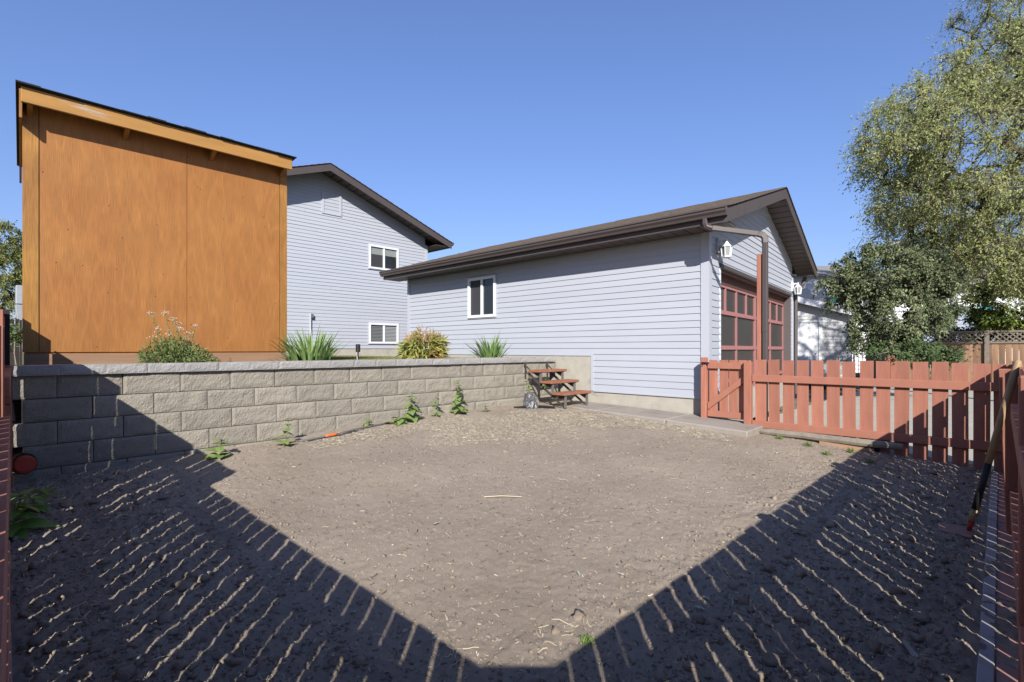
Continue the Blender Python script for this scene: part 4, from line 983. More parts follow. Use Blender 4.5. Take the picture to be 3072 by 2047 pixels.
m = MB(fn); m.box(du1, du1 + 0.11, -0.02, 0.035, 0.1, dzt + 0.1); m.box(du0 - 0.1, du1, -0.02, 0.035, dzt, dzt + 0.1); m.build('door_trim', 'nsidingw', ng)
dd = MB(fn); dd.box(du0, du1, -0.02, 0.0, 0.1, dzt); do = dd.build('door', 'ndoor', ng)
for k in range(2):
    for zz_ in ((0.3, 1.0), (1.15, 1.85)):
        a0 = du0 + 0.1 + k * (du1 - du0 - 0.1) / 2; m = MB(fn); m.box(a0, a0 + (du1 - du0) / 2 - 0.18, 0.001, 0.008, *zz_); m.build('door_panel', 'ndoor', do)
m = MB(fn); m.tube([(du1 - 0.08, 0.0, 1.1), (du1 - 0.08, 0.07, 1.1)], 0.025, 8); m.build('door_knob', 'galv', do)
m = MB(fn)
m.hexa([(-0.5, -4, nz(-0.5)), (ur, -4, nz(ur)), (ur, 0.35, nz(ur)), (-0.5, 0.35, nz(-0.5))], [(-0.5, -4, nz(-0.5) + .06), (ur, -4, nz(ur) + .06), (ur, 0.35, nz(ur) + .06), (-0.5, 0.35, nz(-0.5) + .06)]); m.build('roof', 'groof', ng)
m = MB(fn); m.hexa([(-0.5, 0.352, nz(-0.5) - .17), (ur, 0.352, nz(ur) - .17), (ur, 0.38, nz(ur) - .17), (-0.5, 0.38, nz(-0.5) - .17)], [(-0.5, 0.352, nz(-0.5) + .05), (ur, 0.352, nz(ur) + .05), (ur, 0.38, nz(ur) + .05), (-0.5, 0.38, nz(-0.5) + .05)]); m.build('fascia', 'nfascia', ng)
m = MB(fn); m.hexa([(-0.5, 0.0, nz(-0.5) - .15), (ur, 0.0, nz(ur) - .15), (ur, 0.35, nz(ur) - .15), (-0.5, 0.35, nz(-0.5) - .15)], [(-0.5, 0.0, nz(-0.5) - .13), (ur, 0.0, nz(ur) - .13), (ur, 0.35, nz(ur) - .13), (-0.5, 0.35, nz(-0.5) - .13)]); m.build('soffit', 'nsidingw', ng)

# taller white house behind that garage, with a dish on its wall
HD = 27.0
A2 = cray(2300, HD); B2 = cray(2640, HD); A2.z = B2.z = 0; nd2 = (B2 - A2).normalized(); nn2 = Vector((nd2.y, -nd2.x, 0))
if nn2.dot(A2) > 0: nn2 = -nn2
fn2 = lambda p: tuple(A2 + nd2 * p[0] + nn2 * p[1] + Vector((0, 0, p[2])))
L2 = (B2 - A2).length; nh = thing('neighbour_house', (A2.x, A2.y, 0), 'white sided house with a satellite dish behind the grey garage', 'house')
ze = cray(2450, HD, 832).z
m = MB(fn2); m.box(0, L2, -3.4, -0.02, 0, ze + 0.13); m.build('wall', 'nsidingw', nh)
s2 = thing_part('siding', nh); sidewall(s2, fn2, 0, L2, 2.2, ze + 0.1, 0.2, m='nsidingw', lip=0.03)
m = MB(fn2); m.hexa([(-0.4, 0.5, ze + 0.0), (L2 + 0.3, 0.5, ze), (L2 + 0.3, -4, ze + 1.15), (-0.4, -4, ze + 1.15)], [(-0.4, 0.5, ze + .08), (L2 + 0.3, 0.5, ze + .08), (L2 + 0.3, -4, ze + 1.25), (-0.4, -4, ze + 1.25)]); m.build('roof', 'groof', nh)
m = MB(fn2); ua = (cray(2487, HD) - A2).dot(nd2); ub = (cray(2520, HD) - A2).dot(nd2); m.prism([(ua - 0.2, 0.04, cray(2480, HD, 905).z), (ub, 0.04, cray(2480, HD, 905).z), (ub, 0.04, cray(2480, HD, 868).z), (ua + 0.1, 0.04, cray(2480, HD, 868).z)], (0, 0, 0)) if False else m.prism([tuple(Vector((ua - 0.2, 0.03, cray(2480, HD, 908).z))), (ub, 0.03, cray(2480, HD, 908).z), (ub, 0.03, cray(2480, HD, 868).z), (ua + 0.1, 0.03, cray(2480, HD, 868).z)], (0, 0.05, 0)); m.build('window_panel', 'teal', nh)
dsh = thing('satellite_dish', tuple(cray(2446, HD - 0.8, 868)), 'pale satellite dish on the white house wall', 'satellite dish')
c = cray(2447, HD - 0.9, 862); ax = (cray(2447, 5) * -1); ax = Vector((-0.75, -0.45, 0.45)).normalized(); u = ax.cross(Vector((0, 0, 1))).normalized(); v = u.cross(ax)
vs = [tuple(c - ax * 0.12)]; fs_ = []
for k, (r, h) in enumerate(((0.25, -0.09), (0.45, 0.0))):
    for j in range(18):
        a = 2 * math.pi * j / 18; vs.append(tuple(c + u * r * math.cos(a) + v * r * 1.1 * math.sin(a) + ax * h))
for j in range(18):
    fs_.append((0, 1 + j, 1 + (j + 1) % 18)); fs_.append((1 + j, 19 + j, 19 + (j + 1) % 18, 1 + (j + 1) % 18))
m = MB(); m.add(vs, fs_); o = m.build('reflector', 'dish', dsh, smooth=True); o.modifiers.new('thick', 'SOLIDIFY').thickness = 0.02
m = MB(); m.tube([tuple(c - v * 0.4), tuple(c + ax * 0.45)], 0.02, 6); m.build('feed_arm', 'greymetal', dsh)
m = MB(); m.tube([tuple(c - ax * 0.12), tuple(c - ax * 0.6 - v * 0.35)], 0.03, 6); m.build('bracket', 'greymetal', dsh)
wv = thing('roof_vent', tuple(cray(2600, HD + 4, 745)), 'white roof vent pipe just above the lilac', 'vent')
c = cray(2602, HD + 3, 757); m = MB(); m.tube([(c.x, c.y, c.z - 1.2), (c.x, c.y, c.z)], 0.14, 10); m.build('pipe', 'white', wv); m = MB(); m.tube([(c.x, c.y, c.z), (c.x, c.y, c.z + 0.22)], 0.24, 10); m.build('hood', 'white', wv)

# white and blue house on the right behind the trees
RD = 25.0
A3 = cray(2660, RD + 1); B3 = cray(3200, RD - 1); A3.z = B3.z = 0; nd3 = (B3 - A3).normalized(); nn3 = Vector((nd3.y, -nd3.x, 0))
if nn3.dot(A3) > 0: nn3 = -nn3
L3 = (B3 - A3).length; fn3 = lambda p: tuple(A3 + nd3 * p[0] + nn3 * p[1] + Vector((0, 0, p[2])))
rh = thing('white_house', (A3.x, A3.y, 0), 'white house with blue-grey lower siding seen through the right trees', 'house')
zt3 = cray(2900, RD, 858).z; zm3 = cray(2900, RD, 930).z
m = MB(fn3); m.box(0, L3, -3.4, -0.02, 0, zt3 + 0.15); m.build('wall', 'nsidingw', rh)
s3 = thing_part('siding', rh); sidewall(s3, fn3, 0, L3, zm3, zt3 + 0.1, 0.2, m='nsidingw', lip=0.03)
bp0, bp1 = (cray(2830, RD) - A3).dot(nd3), (cray(2935, RD) - A3).dot(nd3)
p3 = thing_part('porch_wall', rh)
sidewall(p3, lambda p: fn3((p[0], p[1] + 1.2, p[2])), bp0 - 1.2, bp1, 0.2, zm3 + 0.1, 0.16, m='nblue', lip=0.03)
m = MB(fn3); m.box(bp0 - 1.2, bp1, 0, 1.19, 0.2, zm3 + 0.1); m.build('porch_body', 'nblue', rh)
m = MB(fn3); m.hexa([(-0.4, 0.6, zt3), (L3, 0.6, zt3), (L3, -4, zt3 + 1.2), (-0.4, -4, zt3 + 1.2)], [(-0.4, 0.6, zt3 + .1), (L3, 0.6, zt3 + .1), (L3, -4, zt3 + 1.3), (-0.4, -4, zt3 + 1.3)]); m.build('roof', 'groof', rh)
ps = thing('pool_slide', tuple(cray(2950, 22, 990)), 'turquoise plastic panel between the leaves behind the lattice fence', 'panel')
for (pa, pb_, ya_, yb_) in ((2936, 2960, 940, 958), (2942, 2975, 885, 930)):
    p0, p1 = cray(pa, 22.5, yb_), cray(pb_, 22.3, ya_); m = MB(); m.box(min(p0.x, p1.x), max(p0.x, p1.x) + 0.05, min(p0.y, p1.y), max(p0.y, p1.y), p0.z, p1.z); m.build('panel', 'turq', ps)

# black bin and wire fence by the neighbour garage
c = cray(2631, 17.2); zb1 = cray(2631, 17.2, 1026).z
bn = thing('wheelie_bin', (c.x, c.y, 0), 'black wheelie bin between the grey garage and red fence panel', 'bin')
m = MB(); m.hexa([(c.x - .22, c.y - .22, 0.05), (c.x + .22, c.y - .22, 0.05), (c.x + .22, c.y + .22, 0.05), (c.x - .22, c.y + .22, 0.05)], [(c.x - .29, c.y - .28, zb1 - .08), (c.x + .29, c.y - .28, zb1 - .08), (c.x + .29, c.y + .28, zb1 - .08), (c.x - .29, c.y + .28, zb1 - .08)]); m.build('body', 'bin', bn, bevel=0.02)
m = MB(); m.hexa([(c.x - .32, c.y - .31, zb1 - .075), (c.x + .32, c.y - .31, zb1 - .075), (c.x + .32, c.y + .31, zb1 - .075), (c.x - .32, c.y + .31, zb1 - .075)], [(c.x - .28, c.y - .28, zb1), (c.x + .28, c.y - .28, zb1 + .02), (c.x + .28, c.y + .28, zb1 + .02), (c.x - .28, c.y + .28, zb1)]); m.build('lid', 'bin', bn, bevel=0.015)
wf2 = thing('wire_fence', tuple(cray(2590, 17.6, 1090)), 'sagging wire mesh fence beside the grey garage corner', 'fence')
for i in range(9):
    zz_ = 0.3 + 0.14 * i; p, q = cray(2562, 17.6), cray(2615, 17.8); m = MB(); m.tube([(p.x, p.y, zz_), ((p.x + q.x) / 2, (p.y + q.y) / 2, zz_ - 0.05), (q.x, q.y, zz_ - 0.02)], 0.008, 4); m.build('wire', 'rustmetal', wf2)
for i in range(5):
    p = cray(2562 + 13 * i, 17.6 + 0.05 * i); m = MB(); m.tube([(p.x, p.y, 0.1), (p.x, p.y, 1.45)], 0.008 if 0 < i < 4 else 0.025, 4); m.build('upright', 'rustmetal', wf2)

# left: dark board fence and a pale metal unit beyond the shed corner
df = thing('dark_fence', (0.13, 9, 1.05), 'dark brown board fence behind the left end of the wall', 'fence')
for i, (px0, px1, yt, Yp) in enumerate(((33, 43, 958, 9.0), (46, 58, 957, 9.2), (59, 66, 960, 9.4))):
    x0_, d0, z0_ = at(px0 - (6 if i == 0 else 0), Yp, yt); x1_, _, _ = at(px1, Yp, yt)
    m = MB(); m.box(x0_, x1_, Yp, Yp + 0.03, 1.0, z0_); m.build('board', 'darkwood', df)
for (xa_, xb_, ya_, zt2_) in ((0.085, 0.140, 6.28, 1.60), (0.142, 0.188, 6.45, 1.61)):
    m = MB(); m.box(xa_, xb_, ya_, ya_ + 0.13, 1.0, zt2_); m.build('board', 'darkwood', df)
m = MB(); x0_, _, z0_ = at(-20, 9.1, 1000); x1_, _, _ = at(66, 9.1, 1000); m.box(x0_, x1_, 9.44, 9.48, z0_ - 0.05, z0_ + 0.04); m.build('rail', 'darkwood', df)
x0_, d_, z0_ = at(48, 12.0, 962); x1_, _, z1_ = at(75, 12.0, 857)
mu = thing('metal_flue', (x0_, 12, 1.0), 'pale galvanised duct standing behind the left end of the shed', 'duct')
m = MB(); m.box(x0_, x1_ + 0.3, 12, 12.3, z0_ + 0.28, z1_); m.build('upper_box', 'galv', mu, bevel=0.01)
m = MB(); m.hexa([(x0_ + .08, 12.05, z0_ - .5), (x1_ + .3, 12.05, z0_ - .5), (x1_ + .3, 12.3, z0_ - .5), (x0_ + .08, 12.3, z0_ - .5)], [(x0_ - .01, 12.0, z0_ + .27), (x1_ + .3, 12.0, z0_ + .27), (x1_ + .3, 12.3, z0_ + .27), (x0_ - .01, 12.3, z0_ + .27)]); m.build('lower_box', 'galv', mu, bevel=0.01)
m = MB(); m.box(x0_ + .2, x0_ + .3, 12.1, 12.2, 1.0, z0_ - .5); m.build('leg', 'galv', mu)

# ------------------------------------------------------------------ plants
RG = np.random.default_rng(11)
def nrm(a): return a / np.maximum(1e-9, np.linalg.norm(a, axis=-1, keepdims=True))
def leaves(P, D, L, Wd, fold=0.15, curl=0.15, rng=RG, face=None):
    """N pointed leaves: base P, direction D, length L, width Wd; two triangles each side of the midrib"""
    N = len(P); D = nrm(D); R = nrm(rng.normal(size=(N, 3)) if face is None else rng.normal(size=(N, 3)) * 0.55 + np.array(face)); Sd = nrm(np.cross(D, R)); Nn = np.cross(Sd, D)
    L = np.broadcast_to(np.asarray(L, float), (N,))[:, None]; Wd = np.broadcast_to(np.asarray(Wd, float), (N,))[:, None]
    mid = P + D * L * 0.45
    v0 = P; v1 = mid + Sd * Wd * 0.5 + Nn * Wd * fold; v2 = P + D * L - Nn * L * curl; v3 = mid - Sd * Wd * 0.5 + Nn * Wd * fold
    V = np.stack([v0, v1, v2, v3], 1).reshape(-1, 3)
    b = (np.arange(N) * 4)[:, None]
    T = np.concatenate([b + np.array([[0, 1, 2]]), b + np.array([[0, 2, 3]])], 0)
    return V, T
def ell(c, r, n, rng, shell=0.0):
    u = nrm(rng.normal(size=(n, 3))); k = rng.random((n, 1)) ** (1 / 3.0)
    if shell: k = shell + (1 - shell) * k
    return np.array(c)[None] + u * k * np.array(r)[None]
def skeleton(base, pts, step, rng, bias=0.35):
    """grow branches from base to every point, each joining the nearest wood already there"""
    nodes = [np.array(base, float)]; par = [-1]
    order = np.argsort(np.linalg.norm(pts - nodes[0], axis=1)); tips = []
    for k in order:
        p = pts[k]; A = np.array(nodes); d = np.linalg.norm(A - p, axis=1)
        back = np.linalg.norm(A - nodes[0], axis=1) * 0.04
        j = int(np.argmin(d - back)); q = nodes[j]; n = max(1, int(d[j] / step)); prev = j
        sag = rng.normal(size=3) * d[j] * 0.06
        for i in range(1, n + 1):
            u = i / n; x = q + (p - q) * u + sag * math.sin(math.pi * u) + np.array([0, 0, 0.10 * d[j] * math.sin(math.pi * u)])
            nodes.append(x); par.append(prev); prev = len(nodes) - 1
        tips.append(prev)
    w = np.zeros(len(nodes)); 
    for t in tips: w[t] += 1
    for i in range(len(nodes) - 1, 0, -1): w[par[i]] += w[i]
    return np.array(nodes), np.array(par), w, tips
def woodmesh(nodes, par, w, rtip, rbase, sides=5, pw=0.5):
    rad = rtip * np.power(np.maximum(w, 1), pw); rad = np.minimum(rad, rbase)
    idx = np.arange(1, len(nodes)); A = nodes[par[idx]]; B = nodes[idx]; D = nrm(B - A)
    R = np.tile(np.array([0.31, 0.77, 0.55]), (len(idx), 1)); U = nrm(np.cross(D, R)); Wv = np.cross(D, U)
    ra = np.minimum(rad[par[idx]], rad[idx] * 1.35); rb = rad[idx]; V = []
    for j in range(sides):
        a = 2 * math.pi * j / sides; V.append(A + (U * math.cos(a) + Wv * math.sin(a)) * ra[:, None])
    for j in range(sides):
        a = 2 * math.pi * j / sides; V.append(B + (U * math.cos(a) + Wv * math.sin(a)) * rb[:, None])
    V = np.stack(V, 1).reshape(-1, 3); b = (np.arange(len(idx)) * 2 * sides)[:, None]; T = []
    for j in range(sides):
        k = (j + 1) % sides; T += [b + np.array([[j, k, sides + k, sides + j]])]
    return V, np.concatenate(T, 0)
def tree(name, label, cat, base, ells, natt, per, size, lm, wm, rng, spread=0.45, droop=0.4, aspect=0.42, rtip=0.008, rbase=0.2, step=0.4, shell=0.2, group=None):
    t = thing(name, tuple(base), label, cat, group)
    wts = np.array([e[2] for e in ells], float); wts /= wts.sum()
    pts = np.concatenate([ell(e[0], e[1], max(1, int(natt * wt)), rng, shell) for e, wt in zip(ells, wts)])
    pts = pts[pts[:, 2] > base[2] + 0.3]
    nodes, par, w, tips = skeleton(base, pts, step, rng)
    V, T = woodmesh(nodes, par, w, rtip, rbase); npmesh('trunk', V, T, wm, t)
    tp = nodes[tips]; ctr = pts.mean(0)
    # twigs carrying the leaves
    K = per // 8 + 1
    td = nrm(nrm(tp - ctr)[:, None, :] * 0.6 + rng.normal(size=(len(tp), K, 3)) * 0.8 + np.array([0, 0, -droop]))
    tl = rng.uniform(0.4, 1.0, size=(len(tp), K, 1)) * spread
    u = rng.random((len(tp), K, 8, 1))
    P = tp[:, None, None, :] + td[:, :, None, :] * tl[:, :, None, :] * u + rng.normal(size=(len(tp), K, 8, 3)) * 0.035
    P = P + np.array([0, 0, -1]) * (u ** 2) * spread * 0.35
    D = td[:, :, None, :] * 0.5 + rng.normal(size=P.shape) * 0.6 + np.array([0, 0, -droop])
    P = P.reshape(-1, 3); D = D.reshape(-1, 3)
    sz = size * rng.uniform(0.6, 1.25, len(P))
    V, T = leaves(P, D, sz, sz * aspect, rng=rng, face=(-0.5, -0.5, 0.7)); npmesh('crown', V, T, lm, t)
    # bare twigs
    a = np.repeat(tp[:, None, :], K, 1).reshape(-1, 3); b = a + (td * tl).reshape(-1, 3) + np.array([0, 0, -0.3 * spread])
    r = 0.004 * max(1, size / 0.06); off = np.array([[r, 0, 0], [0, r, 0], [0, 0, r]])
    V = np.concatenate([a + off[0], a + off[1], a + off[2], b], 0); n = len(a); i = np.arange(n)
    T = np.concatenate([np.stack([i, i + n, i + 3 * n], 1), np.stack([i + n, i + 2 * n, i + 3 * n], 1), np.stack([i + 2 * n, i, i + 3 * n], 1)], 0)
    npmesh('twigs', V, T, 'twig', t)
    return t
def E(px, py, d, rx, rz, rd, w):
    c = cray(px, d, py); return ((c.x, c.y, c.z), (max(rx, rd) * 0.7 + min(rx, rd) * 0.3, max(rx, rd) * 0.7 + min(rx, rd) * 0.3, rz), w)

rng = np.random.default_rng(4)
b = cray(3420, 15.8); b.z = 0.0
tree('elm_tree', 'tall spreading green-yellow tree filling the right edge of the sky', 'tree', (b.x, b.y, 0.0),
     [E(3000, 400, 15.5, 3.0, 2.2, 3.0, 4.5), E(2800, 410, 15.3, 2.0, 1.4, 2.0, 2.4), E(2690, 440, 15.2, 1.25, 0.8, 1.2, 0.9), E(2810, 290, 15.3, 1.25, 0.8, 1.2, 1.0), E(3090, 60, 15.8, 1.7, 2.6, 2.0, 3.4), E(2985, 200, 15.5, 1.4, 1.3, 1.6, 1.4), E(3080, 640, 15, 2.4, 1.7, 2.4, 3), E(2840, 600, 15.3, 2.0, 1.1, 1.8, 1.9), E(2740, 590, 15.2, 1.2, 0.6, 1.2, 0.7), E(2960, 790, 15.6, 2.0, 0.9, 1.6, 1.9), E(2870, 730, 15.6, 1.1, 0.9, 1.2, 1.0)],
     800, 128, 0.092, 'elm', 'bark', rng, spread=0.85, droop=0.28, aspect=0.40, rtip=0.012, rbase=0.24, step=0.5)
rng = np.random.default_rng(5)
tree('shade_tree', 'tree beyond the right edge whose shade dapples the grey garage', 'tree', (12.3, -3.6, 0.0),
     [((12.6, -3.5, 8.7), (1.9, 1.9, 1.3), 3), ((11.9, -4.5, 8.2), (1.4, 1.4, 1.0), 1.2), ((13.3, -2.9, 9.4), (1.2, 1.2, 0.9), 1)], 150, 16, 0.11, 'elm', 'bark', rng, spread=0.6, droop=0.4, aspect=0.5, rtip=0.01, rbase=0.18, step=0.5)
rng = np.random.default_rng(7)
b = cray(2690, 13.2); b.z = 0
tree('lilac_bush', 'large dark green lilac bush behind the picket fence', 'bush', (b.x, b.y, 0.0),
     [E(2640, 830, 13.2, 1.15, 0.75, 1.1, 3), E(2755, 835, 13.3, 0.85, 0.7, 0.9, 2.4), E(2545, 865, 13.1, 0.65, 0.5, 0.6, 1.1), E(2610, 780, 13.2, 0.6, 0.38, 0.6, 0.8), E(2740, 770, 13.3, 0.55, 0.45, 0.6, 0.9), E(2690, 955, 13.0, 1.15, 0.65, 1.0, 2.6), E(2650, 1010, 12.9, 0.8, 0.4, 0.8, 1.0), E(2785, 925, 13.2, 0.6, 0.5, 0.6, 1.0), E(2730, 740, 13.3, 0.3, 0.3, 0.3, 0.3)],
     430, 88, 0.072, 'lilac', 'bark', rng, spread=0.26, droop=0.35, aspect=0.6, rtip=0.006, rbase=0.06, step=0.3)
rng = np.random.default_rng(15)
b = cray(2835, 20); b.z = 0
tree('birch_tree', 'half bare birch with pale trunk between lilac and tall tree', 'tree', (b.x, b.y, 0.0),
     [E(2760, 640, 20, 1.6, 1.5, 1.4, 2), E(2700, 700, 20, 1.1, 0.6, 1.0, 1), E(2860, 560, 20, 1.2, 1.5, 1.2, 1.2), E(2610, 730, 20, 0.8, 0.35, 0.8, 0.5)],
     150, 12, 0.07, 'elm', 'birchbark', rng, spread=0.7, droop=0.7, aspect=0.5, rtip=0.011, rbase=0.13, step=0.5)
rng = np.random.default_rng(16)
b = cray(3050, 18); b.z = 0
tree('maple_sapling', 'bright yellow-green young maple above the lattice fence', 'tree', (b.x, b.y, 0.0),
     [E(3030, 850, 18, 0.9, 0.5, 0.8, 2), E(3060, 950, 18, 0.8, 0.5, 0.8, 2), E(2975, 940, 18.3, 0.6, 0.45, 0.6, 1.2), E(2950, 880, 18.3, 0.5, 0.35, 0.5, 0.7)],
     190, 56, 0.11, 'maple', 'bark', rng, spread=0.3, droop=0.4, aspect=0.6, rtip=0.006, rbase=0.06, step=0.3)
for k, (px, py, d, rx, rz, lab) in enumerate(((2720, 1055, 12.0, 0.75, 0.22, 'low leafy shrub behind the pickets under the lilac'), (2820, 1062, 12.2, 0.4, 0.2, 'small leafy shrub in front of the cedar boards'), (2945, 1065, 20.5, 0.4, 0.35, 'dry twiggy plant against the cedar fence post'))):
    rng = np.random.default_rng(30 + k); b = cray(px, d); 
    tree('low_shrub', lab, 'shrub', (b.x, b.y, 0.1), [E(px, py, d, rx, rz, rx * 0.7, 1)], 46 if k < 2 else 26, 40 if k < 2 else 10, 0.075, 'darkleaf' if k < 2 else 'thatch', 'twig', rng, spread=0.2, droop=0.1, aspect=0.55, rtip=0.004, rbase=0.02, step=0.2, group='low growth behind the picket fence')
rng = np.random.default_rng(39)
b = cray(2980, 19.0)
tree('hedge', 'dark leafy hedge seen through the lattice of the cedar fence', 'hedge', (b.x, b.y, 0.0), [E(2880, 1010, 19.4, 0.9, 0.35, 0.4, 1), E(2960, 1005, 19.0, 0.9, 0.4, 0.4, 1), E(3050, 1005, 18.6, 0.9, 0.4, 0.4, 1)], 120, 48, 0.09, 'darkleaf', 'bark', rng, spread=0.3, droop=0.2, aspect=0.6, rtip=0.005, rbase=0.04, step=0.3)
rng = np.random.default_rng(41)
b = cray(-40, 19); b.z = 0.8
tree('ash_tree', 'green and yellow tree showing at the far left beside the shed', 'tree', (b.x, b.y, 1.0),
     [E(-40, 720, 19, 1.5, 0.8, 1.4, 2), E(30, 760, 18.5, 0.8, 1.1, 0.8, 2), E(-10, 860, 18, 1.0, 1.0, 1.0, 2)], 170, 72, 0.10, 'ashleft', 'bark', rng, spread=0.4, droop=0.4, aspect=0.45, rtip=0.008, rbase=0.12, step=0.4)
rng = np.random.default_rng(43)
b = at(50, 8.0)
tree('dark_shrub', 'dark shaded shrub in the gap between dark fence and shed', 'shrub', (b[0], 8.0, 1.05), [((b[0] - 0.02, 8.0, 1.28), (0.14, 0.3, 0.2), 1)], 24, 48, 0.04, 'darkleaf', 'twig', rng, spread=0.12, droop=0.1, aspect=0.6, rtip=0.003, rbase=0.01, step=0.1)

# strap leaved clumps: every blade its own piece
def blade(L, w, bend, seed, m, n=6, tip=0.0):
    rr = random.Random(seed); vs = []; fs_ = []
    for i in range(n + 1):
        u = i / n; ww = w * (0.55 + 0.9 * u if u < 0.4 else 0.91 * (1 - ((u - 0.4) / 0.6) ** 1.6)) + 0.0004
        x = bend * L * u ** 2.2; z = L * u * (1 - 0.25 * abs(bend) * u)
        c = ww * 0.18
        vs += [(x, -ww / 2, z), (x + c, 0, z), (x, ww / 2, z)]
    for i in range(n):
        for k in range(2): a = i * 3 + k; fs_.append((a, a + 1, a + 4, a + 3))
    return meshfrom('leaf', vs, fs_, m, smooth=True)
def clump(name, label, cat, c, nb, rx, ry, hmin, hmax, w, m, lean, seed, bends=(0.05, 0.5), spl=None):
    t = thing(name, c, label, cat); rr = random.Random(seed)
    var = [blade(1.0, w, rr.uniform(*bends), seed + i, m) for i in range(8)]
    for i in range(nb):
        a = rr.uniform(0, 2 * math.pi); r = math.sqrt(rr.random()); x = r * math.cos(a); y = r * math.sin(a)
        h = rr.uniform(hmin, hmax) * (1 - 0.25 * r)
        az = math.atan2(y * ry, x * rx) + rr.uniform(-0.6, 0.6)
        place(rr.choice(var), 'leaf', t, (c[0] + x * rx * 0.55, c[1] + y * ry * 0.6, c[2] - 0.01), (rr.uniform(-.15, .15), lean * (0.2 + r) * (rr.uniform(0.4, 1.2) if rr.random() > 0.12 else rr.uniform(1.4, 2.0)), az), (h, h * rr.uniform(0.85, 1.3) * 1.0 / 1.0 if False else 1.0, h))
    return t
def bedpt(px, Yp): 
    x, d, _ = at(px, Yp); return (x, Yp, 1.06)
c = bedpt(932, 6.08)
clump('iris_clump', 'broad clump of green iris blades beside the shed corner', 'iris', c, 125, 0.44, 0.22, 0.38, 0.66, 0.032, 'iris', 0.46, 3)
c = bedpt(1470, 6.08)
clump('iris_clump', 'smaller iris clump on the wall nearest the wooden steps', 'iris', c, 105, 0.32, 0.2, 0.36, 0.62, 0.032, 'iris', 0.56, 9)
# yellowing lily clump: arching straps and dry tops
c = bedpt(1272, 6.1); rng = np.random.default_rng(51)
ly = thing('lily_clump', c, 'yellow and rust coloured lily clump on the wall in front of the garage', 'lily')
N = 620; a = rng.random(N) * 2 * np.pi; r = np.sqrt(rng.random(N)); bx = c[0] + r * np.cos(a) * 0.30; by = c[1] + r * np.sin(a) * 0.2
hz = rng.uniform(0.12, 0.46, N) * (1.05 - 0.45 * r)
P = np.stack([bx, by, 1.06 + hz], 1); D = np.stack([np.cos(a) * 0.8, np.sin(a) * 0.8, rng.uniform(-1.0, 0.5, N)], 1) + rng.normal(size=(N, 3)) * 0.25
V, T = leaves(P, D, rng.uniform(0.12, 0.2, N), 0.016, fold=0.3, curl=0.25, rng=rng); npmesh('foliage', V, T, 'lily', ly)
N = 320; a = rng.random(N) * 2 * np.pi; r = np.sqrt(rng.random(N)); P = np.stack([c[0] + r * np.cos(a) * 0.32, c[1] + r * np.sin(a) * 0.2, 1.06 + rng.uniform(0.28, 0.5, N) * (1.05 - 0.35 * r)], 1)
D = np.stack([np.cos(a) * 0.5, np.sin(a) * 0.5, np.ones(N)], 1) + rng.normal(size=(N, 3)) * 0.5
V, T = leaves(P, D, rng.uniform(0.05, 0.11, N), 0.012, rng=rng); npmesh('dry_tops', V, T, 'lilytop', ly)
m = MB(); rr = random.Random(3)
for i in range(60):
    a_ = rr.uniform(0, 6.28); q = math.sqrt(rr.random()); m.tube([(c[0] + q * math.cos(a_) * 0.2, c[1] + q * math.sin(a_) * 0.14, 1.05), (c[0] + q * math.cos(a_) * 0.3, c[1] + q * math.sin(a_) * 0.2, 1.06 + rr.uniform(0.2, 0.46))], 0.003, 3)
o = m.build('stems', 'stalk', ly); o['kind'] = 'stuff'
# feathery plant with flower stalks in front of the shed
c = bedpt(540, 6.12); rng = np.random.default_rng(61)
ya = thing('feathery_plant', c, 'feathery green plant with dry flower heads in front of the shed wall', 'plant')
N = 2600; u = nrm(rng.normal(size=(N, 3))); k = rng.random((N, 1)) ** 0.4; P = np.array([c[0], c[1], 1.06]) + u * k * np.array([0.34, 0.2, 0.30]); P[:, 2] = np.abs(P[:, 2] - 1.06) + 1.06
P[:, 0] -= (P[:, 2] - 1.06) * 0.25
D = u + np.array([0, 0, 0.3]) + rng.normal(size=(N, 3)) * 0.5
V, T = leaves(P, D, rng.uniform(0.03, 0.07, N), 0.010, rng=rng); npmesh('foliage', V, T, 'yarrow', ya)
m = MB(); fl = []; rr = random.Random(6); fo = []
for (px, py) in ((455, 940), (495, 938), (518, 955), (540, 985), (563, 998), (586, 978), (530, 970), (470, 985), (505, 1000), (560, 1015), (575, 1025), (460, 1010)):
    x, d_, z = at(px, 6.1, py); x0_ = c[0] + (x - c[0]) * 0.4
    m.tube([(x0_, 6.1, 1.06), ((x0_ + x) / 2 + rr.uniform(-.01, .01), 6.1 + rr.uniform(-.02, .02), (1.06 + z) / 2), (x, 6.1, z)], 0.0035, 4); fl.append((x, 6.1, z))
    for i in range(16):
        uu = rr.uniform(0.25, 0.95); fo.append((x0_ + (x - x0_) * uu + rr.uniform(-.02, .02), 6.1 + rr.uniform(-.03, .03), 1.06 + (z - 1.06) * uu))
m.build('stems', 'stalk', ya)
fo = np.array(fo); V, T = leaves(fo, rng.normal(size=fo.shape) + np.array([0, 0, .2]), rng.uniform(0.03, 0.06, len(fo)), 0.009, rng=rng); npmesh('stem_leaves', V, T, 'yarrow', ya)
fl = np.repeat(np.array(fl), 26, 0) + rng.normal(size=(len(fl) * 26, 3)) * np.array([0.018, 0.018, 0.010])
V, T = leaves(fl, rng.normal(size=fl.shape), 0.016, 0.012, rng=rng); npmesh('flower_heads', V, T, 'bloom', ya)

